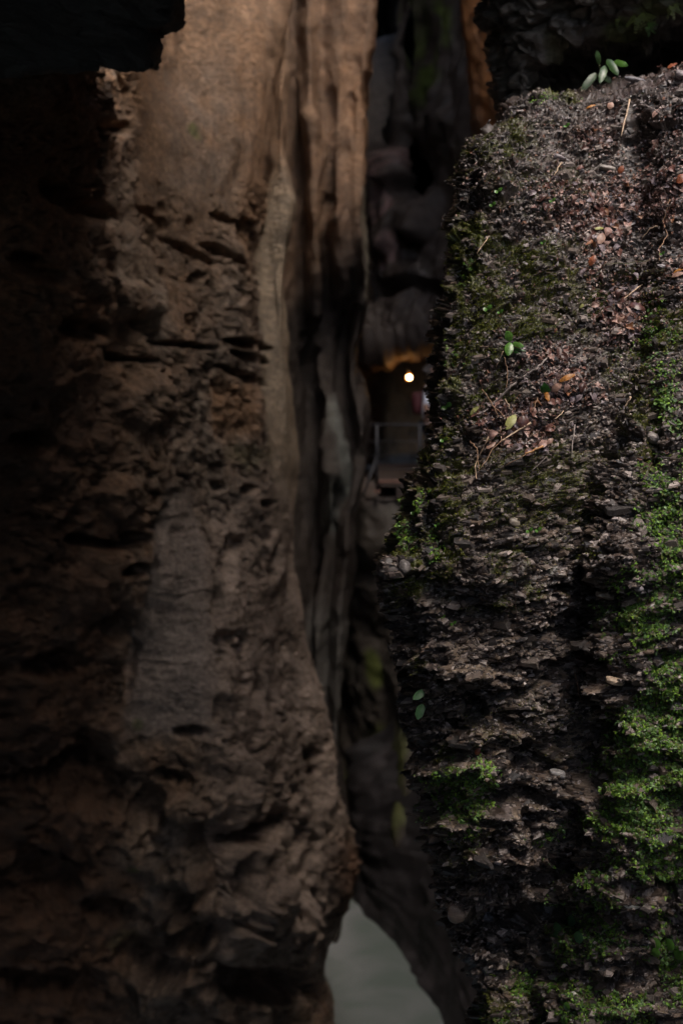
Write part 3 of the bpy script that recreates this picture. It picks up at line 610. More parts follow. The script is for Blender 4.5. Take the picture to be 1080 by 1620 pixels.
    pale = np.clip(sstep(.62, .95, c3) * .8 + sstep(.8, 1, c2) * .35, 0, 1) * sstep(-.35, .2, t + t2 * .5)
    col = colmix(col, (0.27, 0.225, 0.215), pale * .6)
    col = colmix(col, (0.24, 0.185, 0.135), steep * sstep(900, 1050, py) * sstep(.35, .9, c2) * .75)  # tan plates, paler on the lower face to make up for weak sun
    col = colmix(col, (0.030, 0.020, 0.018), sstep(.35, .1, c3) * .6)
    soil = sstep(.05, .35, fbm(V * 5, 225, 3)) ; col = colmix(col, (0.055, 0.030, 0.026), soil * .55)
    br = inx(px, 940, 1080, 20) * right * inx(py, 850, 1700, 60); col = colmix(col, (0.175, 0.125, 0.10), br * sstep(.3, .8, c2) * .6)
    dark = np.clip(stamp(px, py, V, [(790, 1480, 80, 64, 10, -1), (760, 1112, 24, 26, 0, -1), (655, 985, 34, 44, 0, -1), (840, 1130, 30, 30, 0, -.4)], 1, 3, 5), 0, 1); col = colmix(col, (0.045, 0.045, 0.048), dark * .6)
    moss = np.clip(np.clip(stamp(px, py, V, [(790, 450, 95, 80, 0, -1), (740, 560, 50, 60, 0, -.8), (700, 720, 60, 60, 0, -.75), (790, 240, 70, 34, -15, -.75), (680, 830, 60, 60, 0, -.55), (1010, 470, 70, 60, 0, -.5), (950, 380, 40, 20, 0, -.4), (1020, 700, 20, 60, 10, -.9), (930, 880, 26, 18, 0, -.7), (700, 1190, 20, 20, 0, -.7), (665, 1045, 14, 14, 0, -.9), (860, 300, 100, 60, 0, -.35), (1060, 520, 50, 60, 0, -.8), (730, 640, 70, 90, 0, -.6), (640, 880, 30, 60, 0, -.7), (880, 480, 90, 70, 0, -.5), (800, 770, 170, 110, 0, -.62), (760, 900, 130, 50, 0, -.45), (1010, 600, 50, 90, 0, -.55), (730, 400, 40, 80, 0, -.7), (850, 1150, 120, 60, 0, -.2), (750, 930, 120, 50, 0, -.3), (740, 1320, 40, 60, 0, -.4), (870, 155, 50, 10, 0, -.9), (800, 1590, 60, 30, 0, -.9)], 1, 3, 7), 0, 1) * sstep(-.25, .15, t2 + .3 * t), 0, 1)
    col = colmix(col, (0.075, 0.082, 0.018), moss * .75)
    FGM.update(moss=moss, slope=np.clip(slope / .35 * .7, 0, 1), right=right)
    return V2, col
outcrop, FV, FN, FG2, FCOL = cliff('rock_outcrop', G, fg_disp, M_SHALE)
tag(outcrop, 'big shale rock in the foreground, leaf-strewn slope above and flaky ledges below', 'rock', None, 'structure')
print('rocks', len(FV))

# ---------------------------------------------------------------- look up the outcrop's surface under a photo pixel
FPX, FPY = proj(FV)
CELL = 3; GW, GH = 1140 // CELL, 1680 // CELL
ii = np.floor(FPX / CELL).astype(int); jj = np.floor((FPY + 30) / CELL).astype(int)
ok = (ii >= 0) & (ii < GW) & (jj >= 0) & (jj < GH) & (np.einsum('ij,ij->i', FN, CAM - FV) > 0)
idx = np.nonzero(ok)[0]; order = idx[np.argsort(-FV[idx, 1])]
ZI = np.full((GW, GH), -1); ZI[ii[order], jj[order]] = order
NS = None
def smooth_normals():
    g = FN.reshape(FG2.shape).copy()
    for _ in range(3):
        for ax in (0, 1):
            g = (np.roll(g, 4, ax) + g + np.roll(g, -4, ax)) / 3
    g /= np.linalg.norm(g, axis=2, keepdims=True); return g.reshape(-1, 3)
NS = smooth_normals()
def surf(px, py):
    i, j = int(px // CELL), int((py + 30) // CELL)
    for r in range(0, 12):
        best = -1
        for a in range(-r, r + 1):
            for b in range(-r, r + 1):
                if 0 <= i + a < GW and 0 <= j + b < GH and ZI[i + a, j + b] >= 0:
                    k = ZI[i + a, j + b]
                    if best < 0 or FV[k, 1] < FV[best, 1]: best = k
        if best >= 0: return FV[best].copy(), NS[best].copy()
    return P(px, py, 5.2), np.array([0, -1.0, 0])
ZV = ZI[ZI >= 0]                 # the vertices the camera can see, one per cell
#@@PART2
# ---------------------------------------------------------------- river
me = mesh_np('river', [(-9, -10, WATER_Z), (9, -10, WATER_Z), (9, 40, WATER_Z), (-9, 40, WATER_Z)], [(0, 1, 2, 3)])
m, n, b = new_mat('milky_river')
b.inputs['Base Color'].default_value = (0.17, 0.19, 0.175, 1); b.inputs['Roughness'].default_value = 0.35
wn = N(n, 'ShaderNodeTexNoise'); wn.inputs['Scale'].default_value = .9; wn.inputs['Detail'].default_value = 5; wn.inputs['Distortion'].default_value = 1.2
wt = N(n, 'ShaderNodeTexCoord'); wr = N(n, 'ShaderNodeValToRGB'); wr.color_ramp.elements[0].position = .35; wr.color_ramp.elements[1].position = .7; wr.color_ramp.elements[0].color = (.14, .165, .145, 1); wr.color_ramp.elements[1].color = (.23, .235, .23, 1)
n.links.new(wt.outputs['Object'], wn.inputs['Vector']); n.links.new(wn.outputs['Fac'], wr.inputs[0]); n.links.new(wr.outputs[0], b.inputs['Base Color'])
tc = N(n, 'ShaderNodeTexCoord'); nz = N(n, 'ShaderNodeTexNoise'); nz.inputs['Scale'].default_value = 1.2; nz.inputs['Detail'].default_value = 4
bp = N(n, 'ShaderNodeBump'); bp.inputs['Strength'].default_value = .25; bp.inputs['Distance'].default_value = .05
n.links.new(tc.outputs['Object'], nz.inputs['Vector']); n.links.new(nz.outputs['Fac'], bp.inputs['Height']); n.links.new(bp.outputs[0], b.inputs['Normal'])
me.materials.append(m)
tag(link('river', me), 'pale milky grey green river at the bottom of the gorge', 'river', None, 'structure')
#@@PART3
# ---------------------------------------------------------------- stamped small stuff on the outcrop
def frames(n, spin, lean=None):
    """rotation matrices whose z is n, spun about it"""
    up = np.array([0.0, 0.0, 1.0]); x = np.cross(up, n); l = np.linalg.norm(x, axis=1, keepdims=True); x = np.where(l > 1e-3, x / np.maximum(l, 1e-6), [1.0, 0, 0])
    y = np.cross(n, x); c, s = np.cos(spin)[:, None], np.sin(spin)[:, None]
    X = x * c + y * s; Y = -x * s + y * c
    return np.stack([X, Y, n], 2)
def stamped(name, temps, pos, Rm, scale, tint, mat, parent=None, label=None, cat=None):
    Vs, Fs, Ts = [], [], []; base = 0; pick = rng.integers(0, len(temps), len(pos))
    for k, (tv, tf, tt) in enumerate(temps):
        s = np.nonzero(pick == k)[0]
        if not len(s): continue
        tv = np.array(tv, float); tf = np.array(tf)
        w = np.einsum('nij,nvj->nvi', Rm[s], tv[None] * scale[s][:, None, None]) + pos[s][:, None]
        Vs.append(w.reshape(-1, 3)); Fs.append((tf[None] + (np.arange(len(s)) * len(tv))[:, None, None]).reshape(-1, tf.shape[1]) + base)
        Ts.append((tint[s][:, None] * np.array(tt)[None, :, None]).reshape(-1, 3)); base += len(s) * len(tv)
    me = mesh_np(name, np.concatenate(Vs), np.concatenate(Fs), mat, np.concatenate(Ts))
    o = link(name, me, parent); tag(o, label, cat, None, 'stuff'); return o
def pick(mask, n, pxlo=600, pxhi=1110):
    v = ZV[(FPX[ZV] > pxlo) & (FPX[ZV] < pxhi)]
    w = mask[v]; w = w / w.sum(); return rng.choice(v, n, p=w)
def tilt(n, amt):
    m = n + rng.normal(0, amt, n.shape); return m / np.linalg.norm(m, axis=1, keepdims=True)
def vary(col, n, v=.3):
    return np.array(col)[None] * (1 + rng.uniform(-v, v, (n, 1))) * (1 + rng.uniform(-v * .3, v * .3, (n, 3)))
def palette(cols, n, v=.25):
    c = np.array(cols)[rng.integers(0, len(cols), n)]; return c * (1 + rng.uniform(-v, v, (n, 1)))
def flake(seed, k=6, th=.16, el=1.6):
    r = np.random.default_rng(seed); a = np.sort(r.uniform(0, 2 * np.pi, k) * .25 + np.arange(k) * 2 * np.pi / k)
    rad = r.uniform(.6, 1.0, k); x = np.cos(a) * rad * el * .5; y = np.sin(a) * rad * .5
    v = [(x[i], y[i], -th * .5 + r.uniform(-.05, .05)) for i in range(k)] + [(x[i] * .82, y[i] * .82, th * .5 + r.uniform(-.05, .05)) for i in range(k)] + [(r.uniform(-.1, .1), 0, th * .62)]
    f = []
    for i in range(k):
        j = (i + 1) % k; f += [(i, j, k + j), (i, k + j, k + i), (k + i, k + j, 2 * k)]
    return v, f, [1.0] * len(v)
flakes = [flake(i, 4 + i % 3, .12 + .05 * (i % 3), 1.2 + .25 * (i % 4)) for i in range(9)]
moss, slope, right = FGM['moss'], FGM['slope'], FGM['right']
VT = fbm(FV * 6, 301, 3)
# chips lying on the slope
n = 5500
v = pick((slope * (1 - .75 * moss) * (.4 + sstep(-.3, .3, VT)) + .02), n)
sc = rng.uniform(.006, .017, n) * (1 + 1.1 * (rng.random(n) > .93))
stamped('shale_chips', flakes, FV[v] + NS[v] * .003, frames(tilt(NS[v], .55), rng.uniform(0, 6.3, n)), sc,
        palette([(.065, .054, .050), (.11, .095, .095), (.04, .033, .03), (.03, .025, .024), (.27, .235, .23), (.07, .05, .045)], n, .3), M_FLAKE, outcrop)
# thin plates sticking out along the bedding on the steep part
n = 24000
v = pick(((1 - slope) * (1 - .6 * moss) + .03), n)
bed = np.tile(np.array([-.21, -.45, .87]), (n, 1)); bed = tilt(bed, .16)
stamped('shale_chips', flakes, FV[v] - NS[v] * .002, frames(bed, rng.normal(0, .45, n)), rng.uniform(.008, .026, n) * (1 + .9 * (rng.random(n) > .93)),
        palette([(.075, .058, .052), (.12, .095, .08), (.04, .032, .03), (.035, .03, .03), (.27, .225, .205), (.10, .072, .055)], n, .3), M_FLAKE, outcrop)
# single slabs that can be picked apart
slab_meshes = []
for i in range(14):
    tv, tf, tt = flake(100 + i, 6 + i % 3, .20 + .05 * (i % 4), 1.5 + .2 * (i % 4))
    c = [(.06, .048, .042), (.10, .08, .068), (.045, .038, .036), (.13, .105, .09), (.08, .058, .045), (.20, .165, .15), (.04, .038, .04)][i % 7]
    slab_meshes.append(mesh_np('rock_slab', np.array(tv), np.array(tf), M_SHALE, np.tile(np.array(c), (len(tv), 1))))
taken = []
def spaced(cands, need, dist):
    out = []
    for k in cands:
        p = (FPX[k], FPY[k])
        if all((p[0] - q[0]) ** 2 + (p[1] - q[1]) ** 2 > dist * dist for q in taken): taken.append(p); out.append(k)
        if len(out) >= need: break
    return out
cand = pick(((1 - slope) * (1 - .3 * moss) + .10), 3000)
for k in spaced(cand, 290, 17):
    st = 1 - slope[k]
    nn = np.array([[-.21, -.5, .87]]) if st > .2 else NS[k][None]
    fr = frames(tilt(nn, .14), np.array([rng.normal(0, .35)]))[0]
    s = rng.uniform(.03, .07) if FPY[k] < 980 else rng.uniform(.035, .075)
    ob = link('rock_slab', slab_meshes[rng.integers(14)], outcrop)
    M4 = Matrix([list(fr[i] * s) + [FV[k][i] - NS[k][i] * s * .12] for i in range(3)] + [[0, 0, 0, 1]])
    ob.matrix_world = M4

# ---------------------------------------------------------------- moss and liverwort
def blade_t(w, h): return [(-w, 0, 0), (w, 0, 0), (w * .3, .1, h), (-w * .2, .35, h * .8)], [(0, 1, 2), (0, 2, 3)], [.6, .6, 1.2, 1.1]
mt = [blade_t(.22, 1.0), blade_t(.30, .7), blade_t(.16, 1.3)]
n = 46000
v = pick(moss ** 1.3 + .006, n)
stamped('moss', mt, FV[v] + NS[v] * .0005, frames(tilt(NS[v], .8), rng.uniform(0, 6.3, n)), rng.uniform(.0035, .0085, n),
        palette([(.15, .165, .025), (.10, .13, .018), (.21, .225, .035), (.08, .11, .022), (.12, .10, .035)], n), M_MOSS, None,
        'low dull olive moss over the edges and hollows of the foreground rock', 'moss')
fronds = [
    ([(-.10, 0, 0), (.10, 0, 0), (-.16, .45, .10), (.16, .45, .10), (-.34, .85, .02), (-.06, .72, .14), (.08, .72, .14), (.36, .9, .0), (-.2, 1.0, -.04), (.22, 1.05, -.06)],
     [(0, 1, 3), (0, 3, 2), (2, 3, 6), (2, 6, 5), (2, 5, 4), (4, 5, 8), (3, 7, 6), (6, 7, 9)], [.6, .6, .8, .8, 1.1, 1, 1, 1.1, 1.25, 1.25]),
    ([(-.09, 0, 0), (.09, 0, 0), (-.26, .4, .08), (.24, .4, .10), (-.22, .8, .05), (.26, .8, .04), (0, 1.0, -.08)],
     [(0, 1, 3), (0, 3, 2), (2, 3, 5), (2, 5, 4), (4, 5, 6)], [.6, .6, .9, .9, 1.1, 1.1, 1.3]),
    ([(-.08, 0, 0), (.08, 0, 0), (-.14, .5, .14), (.12, .5, .14), (-.42, .7, .05), (.02, .8, .12), (-.3, 1.0, -.02), (.2, 1.1, .02)],
     [(0, 1, 3), (0, 3, 2), (2, 3, 5), (2, 5, 4), (4, 5, 6), (5, 3, 7)], [.6, .6, .85, .85, 1.1, 1, 1.25, 1.2])]
zones = [(1062, 620, 30, 70, .6), (1060, 760, 36, 90, .7), (1045, 900, 46, 70, .75), (1030, 1010, 60, 60, .85), (1055, 1110, 56, 70, 1.3), (1045, 1200, 60, 60, 1.3), (1010, 1260, 70, 60, 1.2), (1050, 1330, 50, 70, 1.2), (985, 1200, 34, 50, .9), (970, 960, 26, 50, .35), (960, 1290, 34, 40, .7),
         (930, 1400, 50, 36, .6), (905, 1450, 36, 40, .6), (1000, 1450, 60, 30, .55), (890, 1530, 28, 50, .8), (960, 1490, 50, 30, .5), (900, 1590, 40, 30, .8), (1060, 1540, 30, 60, .9), (960, 1600, 70, 24, .8), (1040, 1490, 40, 20, .6), (990, 740, 22, 40, .35), (1000, 560, 20, 30, .15),
         (725, 1262, 44, 42, 1.9), (700, 1240, 22, 26, 1.4), (755, 1235, 20, 30, .8), (865, 1322, 34, 22, .9), (845, 1350, 14, 10, .4), (810, 1560, 40, 26, .5), (795, 1608, 40, 20, 1.1), (755, 1320, 12, 30, .3),
         (655, 800, 30, 26, .42), (640, 850, 20, 34, .5), (690, 860, 16, 34, .42), (720, 560, 20, 30, .4), (740, 420, 16, 40, .4), (1040, 520, 30, 40, .4), (800, 560, 40, 30, .10), (830, 590, 14, 16, .3), (680, 720, 20, 30, .08), (870, 158, 40, 8, .5)]
den = np.zeros(len(FV)); zz = fbm(FV * 9, 310, 3)
for (cx, cy, rx, ry, a) in zones: den += a * np.exp(-((FPX - cx) / rx) ** 2 - ((FPY - cy) / ry) ** 2)
den = np.clip(den * 1.0 - .30 + zz * 2.1, 0, .7) * sstep(.05, .25, den)
n = 21000
v = pick(den + 1e-6, n)
down = np.array([0, 0, 1.0]); nn = NS[v] * .9 + np.array([0, -.25, .45]); nn /= np.linalg.norm(nn, axis=1, keepdims=True)
shade = (1 + .35 * zz[v])[:, None]
stamped('liverwort', fronds, FV[v] + NS[v] * rng.uniform(.001, .006, n)[:, None], frames(tilt(nn, .5), rng.uniform(0, 6.3, n)), rng.uniform(.007, .020, n),
        palette([(.125, .24, .03), (.075, .155, .022), (.20, .34, .045), (.05, .105, .025), (.155, .27, .09), (.10, .12, .03)], n, .25) * shade, M_LEAFY, None,
        'dense bright green lobed liverwort hanging over the right edge and base of the foreground rock', 'liverwort')
# ---------------------------------------------------------------- dead leaves
litz = [(960, 325, 70, 34, 1), (905, 345, 40, 22, .8), (955, 375, 34, 26, 1), (1055, 285, 30, 26, .9), (925, 215, 34, 14, .7), (945, 232, 20, 14, .7), (1000, 300, 50, 20, .6), (985, 480, 40, 34, 1.2), (985, 520, 30, 22, 1), (1065, 430, 22, 20, .8),
        (800, 660, 44, 22, 1.1), (830, 690, 46, 22, 1.1), (890, 600, 34, 20, 1.1), (850, 640, 40, 16, .6), (870, 560, 34, 16, .8), (1060, 110, 24, 12, .5), (1050, 330, 24, 24, .6), (880, 300, 60, 30, .35), (1060, 190, 30, 30, .35), (940, 420, 16, 20, .6), (760, 650, 14, 8, .6), (930, 630, 24, 16, .5), (1040, 240, 40, 30, .4)]
lit = np.zeros(len(FV))
for (cx, cy, rx, ry, a) in litz: lit += a * np.exp(-((FPX - cx) / rx) ** 2 - ((FPY - cy) / ry) ** 2)
lit = np.clip(lit * (1 + .5 * zz) - .08, 0, 1.3)
def leaf_mesh(seed, col, L=1.0, W=.6, curl=.35, lobes=0, nseg=6, thick=False):
    r = np.random.default_rng(seed); V, Ff, T = [], [], []
    tw = r.uniform(-.5, .5)
    for i in range(nseg + 1):
        t = i / nseg; w = W * .5 * (math.sin(math.pi * min(1, t * .93 + .05)) ** .8) * (1 + (r.uniform(-.12, .12)))
        if lobes: w *= .72 + .42 * math.cos(t * math.pi * lobes * 2)
        zc = curl * (math.sin(t * math.pi * .9) - .3) * .5 + r.uniform(-.02, .02)
        for s in (-1, -.5, 0, .5, 1):
            x = s * w; z = zc + abs(s) * w * (curl * 1.3) * (.6 + .4 * math.sin(5 * t + seed)) - (.03 if s == 0 else 0) + tw * s * w * (t - .5)
            V.append((x, t * L - L * .5 + .05 * L * abs(s), z)); T.append(1.0 - .25 * (s == 0) + r.uniform(-.12, .12))
    for i in range(nseg):
        for j in range(4):
            a = i * 5 + j; Ff.append((a, a + 1, a + 6, a + 5))
    tint = np.array(T)[:, None] * np.array(col)[None]
    return np.array(V, float), Ff, tint
LC = {'reddish brown': (.17, .080, .065), 'dark chestnut': (.085, .040, .034), 'pinkish tan': (.38, .235, .20), 'purplish grey': (.21, .165, .18), 'orange brown': (.25, .11, .055)}
leaf_lib = {}
for ci, (cn, c) in enumerate(LC.items()):
    for k in range(5):
        V_, F_, T_ = leaf_mesh(ci * 10 + k, c, 1.0, .5 + .08 * k, .25 + .13 * (k % 4), lobes=(3 if k == 4 else 0))
        leaf_lib[cn, k] = mesh_np('dead_leaf', V_, np.array(F_), M_LITTER, T_, smooth=True)
areas = [((790, 640, 870, 720), 'in the drift under the branch'), ((855, 570, 960, 650), 'right of the fallen branch'), ((930, 440, 1040, 560), 'in the lower right drift'), ((860, 290, 1010, 420), 'in the long drift mid slope'), ((1010, 230, 1090, 470), 'at the right edge of the slope')]
def area_of(x, y):
    for (a, b, c, d), t in areas:
        if a <= x <= c and b <= y <= d: return t
    return 'scattered on the upper slope' if y < 290 else 'lying apart from the drifts'
cand = pick(lit ** 1.2 + 1e-6, 6000); taken = []
names = list(LC); ldesc = ['narrow flat', 'gently curled', 'strongly curled', 'broad cupped', 'wavy edged']
for k in spaced(cand, 285, 7.5):
    cn = names[rng.choice(5, p=[.28, .26, .20, .22, .04])]
    s = rng.uniform(.022, .046) ; fr = frames(tilt(NS[k][None] + np.array([[0, -.15, .1]]), .45), np.array([rng.uniform(0, 6.3)]))[0]
    kk = int(rng.integers(5)); ob = link('dead_leaf', leaf_lib[cn, kk])
    ob.matrix_world = Matrix([list(fr[i] * s) + [FV[k][i] + NS[k][i] * (.004 + .006 * rng.random())] for i in range(3)] + [[0, 0, 0, 1]])
    where = area_of(FPX[k], FPY[k])
    tag(ob, '%s %s %s dead leaf %s' % ('small' if s < .034 else 'large', ldesc[kk], cn, where), 'leaf', '%s dead leaves %s' % (cn, where))
bits = [leaf_mesh(77 + i, (1, 1, 1), 1.0, .6, .5, 0, 2) for i in range(5)]
bt = []
for V_, F_, T_ in bits: bt.append((V_, F_, T_[:, 0]))
n = 7500
v = pick(lit + .10 * slope * (1 - moss), n)
stamped('leaf_litter', bt, FV[v] + NS[v] * .004, frames(tilt(NS[v], .55), rng.uniform(0, 6.3, n)), rng.uniform(.008, .021, n),
        palette([(.15, .075, .06), (.08, .045, .04), (.42, .29, .26), (.19, .15, .16), (.18, .09, .06), (.36, .28, .25)], n), M_LITTER, None,
        'fine crumbled brown and pink leaf litter strewn over the slope', 'leaf litter')

# ---------------------------------------------------------------- sticks, straws, roots
def tube(pts, radii, k=6):
    pts = [Vector(p) for p in pts]; V, Ff = [], []
    for i, p in enumerate(pts):
        d = (pts[min(i + 1, len(pts) - 1)] - pts[max(i - 1, 0)]).normalized(); a = d.cross(Vector((0, 0, 1)) if abs(d.z) < .9 else Vector((1, 0, 0))).normalized(); b_ = d.cross(a)
        for j in range(k):
            t = 2 * math.pi * j / k; V.append(tuple(p + (a * math.cos(t) + b_ * math.sin(t)) * radii[i]))
    for i in range(len(pts) - 1):
        for j in range(k): Ff.append((i * k + j, i * k + (j + 1) % k, (i + 1) * k + (j + 1) % k, (i + 1) * k + j))
    V.append(tuple(pts[0])); V.append(tuple(pts[-1])); e = len(V)
    for j in range(k): Ff.append((e - 2, (j + 1) % k, j, j)); 
    for j in range(k): Ff.append((e - 1, (len(pts) - 1) * k + j, (len(pts) - 1) * k + (j + 1) % k, (len(pts) - 1) * k + (j + 1) % k))
    return V, Ff
def pymesh(name, V, Ff, mat, smooth=True):
    me = bpy.data.meshes.new(name); me.from_pydata([tuple(map(float, v)) for v in V], [], [tuple(dict.fromkeys(f)) for f in Ff]); me.update()
    for p in me.polygons: p.use_smooth = smooth
    if mat: me.materials.append(mat)
    return me
def on_surf(path, lift=.010, sub=5, wob=.0015):
    """follow the outcrop under a pixel path; ends at true surface points, straight between"""
    pts = []
    for (x, y) in path:
        p, nn = surf(x, y); d = CAM - p; d = d / np.linalg.norm(d); pts.append(p + (nn * .5 + d * .5) * lift)
    out = []
    for a, b in zip(pts[:-1], pts[1:]):
        for q in range(sub): out.append(a + (b - a) * q / sub + rng.normal(0, wob, 3))
    out.append(pts[-1]); return out
STRAW = flat_mat('dry_straw', (.55, .40, .28), .5); STRAWD = flat_mat('brown_straw', (.24, .145, .09), .7); WOOD = flat_mat('weathered_twig', (.25, .21, .195), .75, scale=90, var=.5, bump=.6)
PEEL = flat_mat('peeled_stick', (.48, .25, .11), .5); ROOT = flat_mat('thin_root', (.075, .05, .04), .8); GREENSTEM = flat_mat('olive_stem', (.07, .07, .025), .6)
def stick(name, path, r0, r1, mat, label, cat, lift=.012, group=None):
    pts = on_surf(path, lift); rr = np.linspace(r0, r1, len(pts)); V_, F_ = tube(pts, rr)
    return tag(link(name, pymesh(name, V_, F_, mat)), label, cat, group)
br = stick('fallen_branch', [(770, 647), (790, 631), (812, 613), (832, 596), (848, 582), (861, 568)], .0052, .0035, WOOD, 'grey fallen branch lying diagonally above the brightest leaf drift', 'branch', .022)
p = on_surf([(771, 646), (756, 654), (748, 660)], .016); V_, F_ = tube(p, np.linspace(.0026, .001, len(p))); link('side_twig', pymesh('side_twig', V_, F_, WOOD), br)
G_ = 'dry straws and stems among the leaf litter'
for path, r0, mat, lab in [
    ([(762, 618), (779, 644), (794, 670)], .0017, STRAWD, 'brown dry stem crossing the lower end of the fallen branch'),
    ([(781, 642), (801, 663)], .0014, STRAWD, 'short brown stem starting at the fallen branch and pointing down right'),
    ([(801, 635), (807, 648)], .0015, STRAW, 'very short pale stem just below the middle of the fallen branch'),
    ([(797, 557), (785, 579)], .0013, STRAW, 'short pale straw slanting left of the shiny green plant'),
    ([(800, 566), (801, 590), (801, 616)], .0013, STRAWD, 'thin upright brown stem under the shiny green plant'),
    ([(838, 668), (812, 684), (794, 700)], .0026, STRAW, 'thick pale stem slanting below the yellow green leaf'),
    ([(794, 700), (781, 714), (762, 742)], .0014, STRAWD, 'thin brown stem running on down left from the thick pale stem'),
    ([(772, 693), (750, 736), (755, 761)], .0019, STRAW, 'pale bent straw, lowest left in the leaf drift'),
    ([(744, 698), (755, 711), (761, 748)], .0018, STRAWD, 'curved brown stem just right of the pale bent straw'),
    ([(794, 677), (794, 700)], .0012, STRAW, 'short upright straw in the middle of the lower leaf drift'),
    ([(907, 674), (902, 722)], .0017, WOOD, 'grey upright twig hanging right of the lower leaf drift'),
    ([(851, 631), (842, 653)], .0017, STRAWD, 'short brown stem below the dark green ivy leaf'),
    ([(890, 653), (874, 664)], .0012, STRAW, 'short thin pale straw lying right of the leaf drift'),
    ([(858, 722), (838, 744)], .0014, WOOD, 'grey thin twig below the orange peeled stick'),
    ([(997, 162), (980, 215)], .0028, STRAW, 'straight pale straw standing on the upper slope'),
    ([(885, 258), (874, 280)], .0020, STRAW, 'short pale straw on the upper left of the slope'),
    ([(1011, 170), (1030, 173), (1049, 182)], .0018, WOOD, 'grey curved twig right of the straight pale straw'),
    ([(1061, 320), (1051, 349), (1058, 369), (1044, 396), (1044, 416)], .0018, STRAWD, 'long zigzag brown stem near the right edge of the slope'),
    ([(1041, 359), (1029, 365), (1015, 381)], .0016, STRAW, 'pale arched stem branching left of the zigzag stem'),
    ([(1017, 450), (984, 476)], .0019, STRAW, 'pale straw lying over the lower right leaf drift'),
    ([(952, 422), (990, 417), (1029, 416)], .0011, GREENSTEM, 'long thin olive grass blade lying across the slope'),
    ([(1000, 630), (990, 647)], .0030, STRAW, 'stubby pale straw on its own, right of the leaf drifts'),
    ([(812, 915), (814, 950), (816, 992)], .0012, ROOT, 'thin dark root hanging straight down the flaky face'),
    ([(773, 377), (757, 402)], .0014, STRAW, 'thin pale straw near the upper left edge of the rock'),
    ([(905, 420), (870, 428), (838, 440)], .0010, ROOT, 'thin dark rootlet crossing the mossy middle of the slope'),
    ([(703, 1335), (700, 1362)], .0010, ROOT, 'thin root hanging at the left edge of the lower ledges'),
    ([(753, 1010), (763, 1030)], .0013, WOOD, 'short grey twig on the ledge above the dark hollow'),
    ([(903, 1062), (911, 1085), (912, 1112)], .0012, STRAWD, 'brown stem hanging left of the vertical crevice'),
    ([(938, 1222), (950, 1218)], .0012, WOOD, 'tiny grey twig bridging the vertical crevice'),
    ([(1010, 140), (975, 148), (940, 158)], .0016, ROOT, 'dark root lying at the foot of the overhanging face')]:
    stick('dry_stem', path, r0 * 1.45, r0 * .9, mat, lab, 'stem', .028, G_)
stick('peeled_stick', [(857, 705), (830, 719)], .0040, .0032, PEEL, 'orange peeled stick at the bottom of the leaf drift', 'stick', .018)
stick('dry_stem', [(829, 720), (800, 735)], .0018, .0012, STRAWD, 'thin brown stem lying end to end with the orange peeled stick', 'stem', .028, G_)

# ---------------------------------------------------------------- leafy plants
def blade(base, tip, width, nrm, shape='tongue', arch=.12, seg=8, wave=.0):
    base, tip, nrm = Vector(base), Vector(tip), Vector(nrm).normalized(); ax = tip - base; L = ax.length; ax.normalize(); side = ax.cross(nrm).normalized(); nrm = side.cross(ax).normalized()
    V, Ff = [], []
    for i in range(seg + 1):
        t = i / seg
        if shape == 'tongue': w = width * .5 * min(1, (t * 5 + .25)) * (1 - max(0, (t - .55) / .45) ** 2.2 * .97)
        elif shape == 'oval': w = width * .5 * max(.06, math.sin(math.pi * (t * .94 + .04)) ** .7)
        elif shape == 'ivy': w = width * .5 * [.25, .8, 1.0, .62, .75, .5, .35, .2, .04][min(8, round(t * 8))]
        else: w = width * .5 * max(.05, math.sqrt(max(0, 1 - (2 * t - 1) ** 2)))
        c = base + ax * (L * t) + nrm * (math.sin(t * math.pi) * arch * L)
        for s in (-1, -.5, 0, .5, 1):
            V.append(tuple(c + side * (s * w) + nrm * (-abs(s) * w * .25 + (.02 * width if s else -.02 * width) + wave * width * math.sin(t * 17 + s * 2) * abs(s))))
    for i in range(seg):
        for j in range(4):
            a = i * 5 + j; Ff.append((a, a + 1, a + 6, a + 5))
    return V, Ff
MG = flat_mat('hartstongue_green', (.030, .075, .018), .38, var=.3, spec=.6, trans=.15); MG2 = flat_mat('bright_leaf_green', (.085, .20, .035), .3, var=.25, spec=.6, trans=.2)
MG3 = flat_mat('blue_green_leaf', (.045, .11, .045), .5, var=.2, trans=.2); MG4 = flat_mat('dark_ivy_green', (.018, .065, .012), .3, trans=.1); MG5 = flat_mat('dull_dark_frond', (.035, .06, .03), .45, trans=.1)
MSTEM = flat_mat('leaf_stalk', (.06, .08, .025), .6)
def lpt(x, y, out, srf=None):
    p, nn = surf(x, y) if srf is None else srf; d = CAM - p; d /= np.linalg.norm(d); return p + d * out
def plant(name, root, leaves, label, cat, depth_from=None, group=None, seg=8, stalk=True, wave=0.0):
    """root pixel; leaves: (base px, py), (tip px, py), width px, shape, material, metres the tip stands out"""
    pr, nr = surf(*root); Yr = pr[1]
    t = empty(name, pr - nr * .01); tag(t, label, cat, group)
    inv = Matrix.Translation(-Vector(t.location))
    for (b0, t0, w, shape, mat, out) in leaves:
        B = P(b0[0], b0[1], Yr - .02); T = P(t0[0], t0[1], Yr - .02 - out); wd = w / F * Yr
        up = (CAM - B) / np.linalg.norm(CAM - B) + np.array([rng.uniform(-.25, .25), 0, rng.uniform(.1, .6)])
        V_, F_ = blade(B, T, wd, up, shape, .10, seg, wave)
        ob = link('leaf', pymesh('leaf', V_, F_, mat)); ob.data.transform(inv); ob.parent = t
        if stalk:
            mid = (B + pr) * .5 + np.array([0, -.01, .004]); V_, F_ = tube([pr - nr * .01, mid, B], [.0013, .0011, .001], 5)
            sk = link('stalk', pymesh('stalk', V_, F_, MSTEM)); sk.data.transform(inv); sk.parent = t
    return t
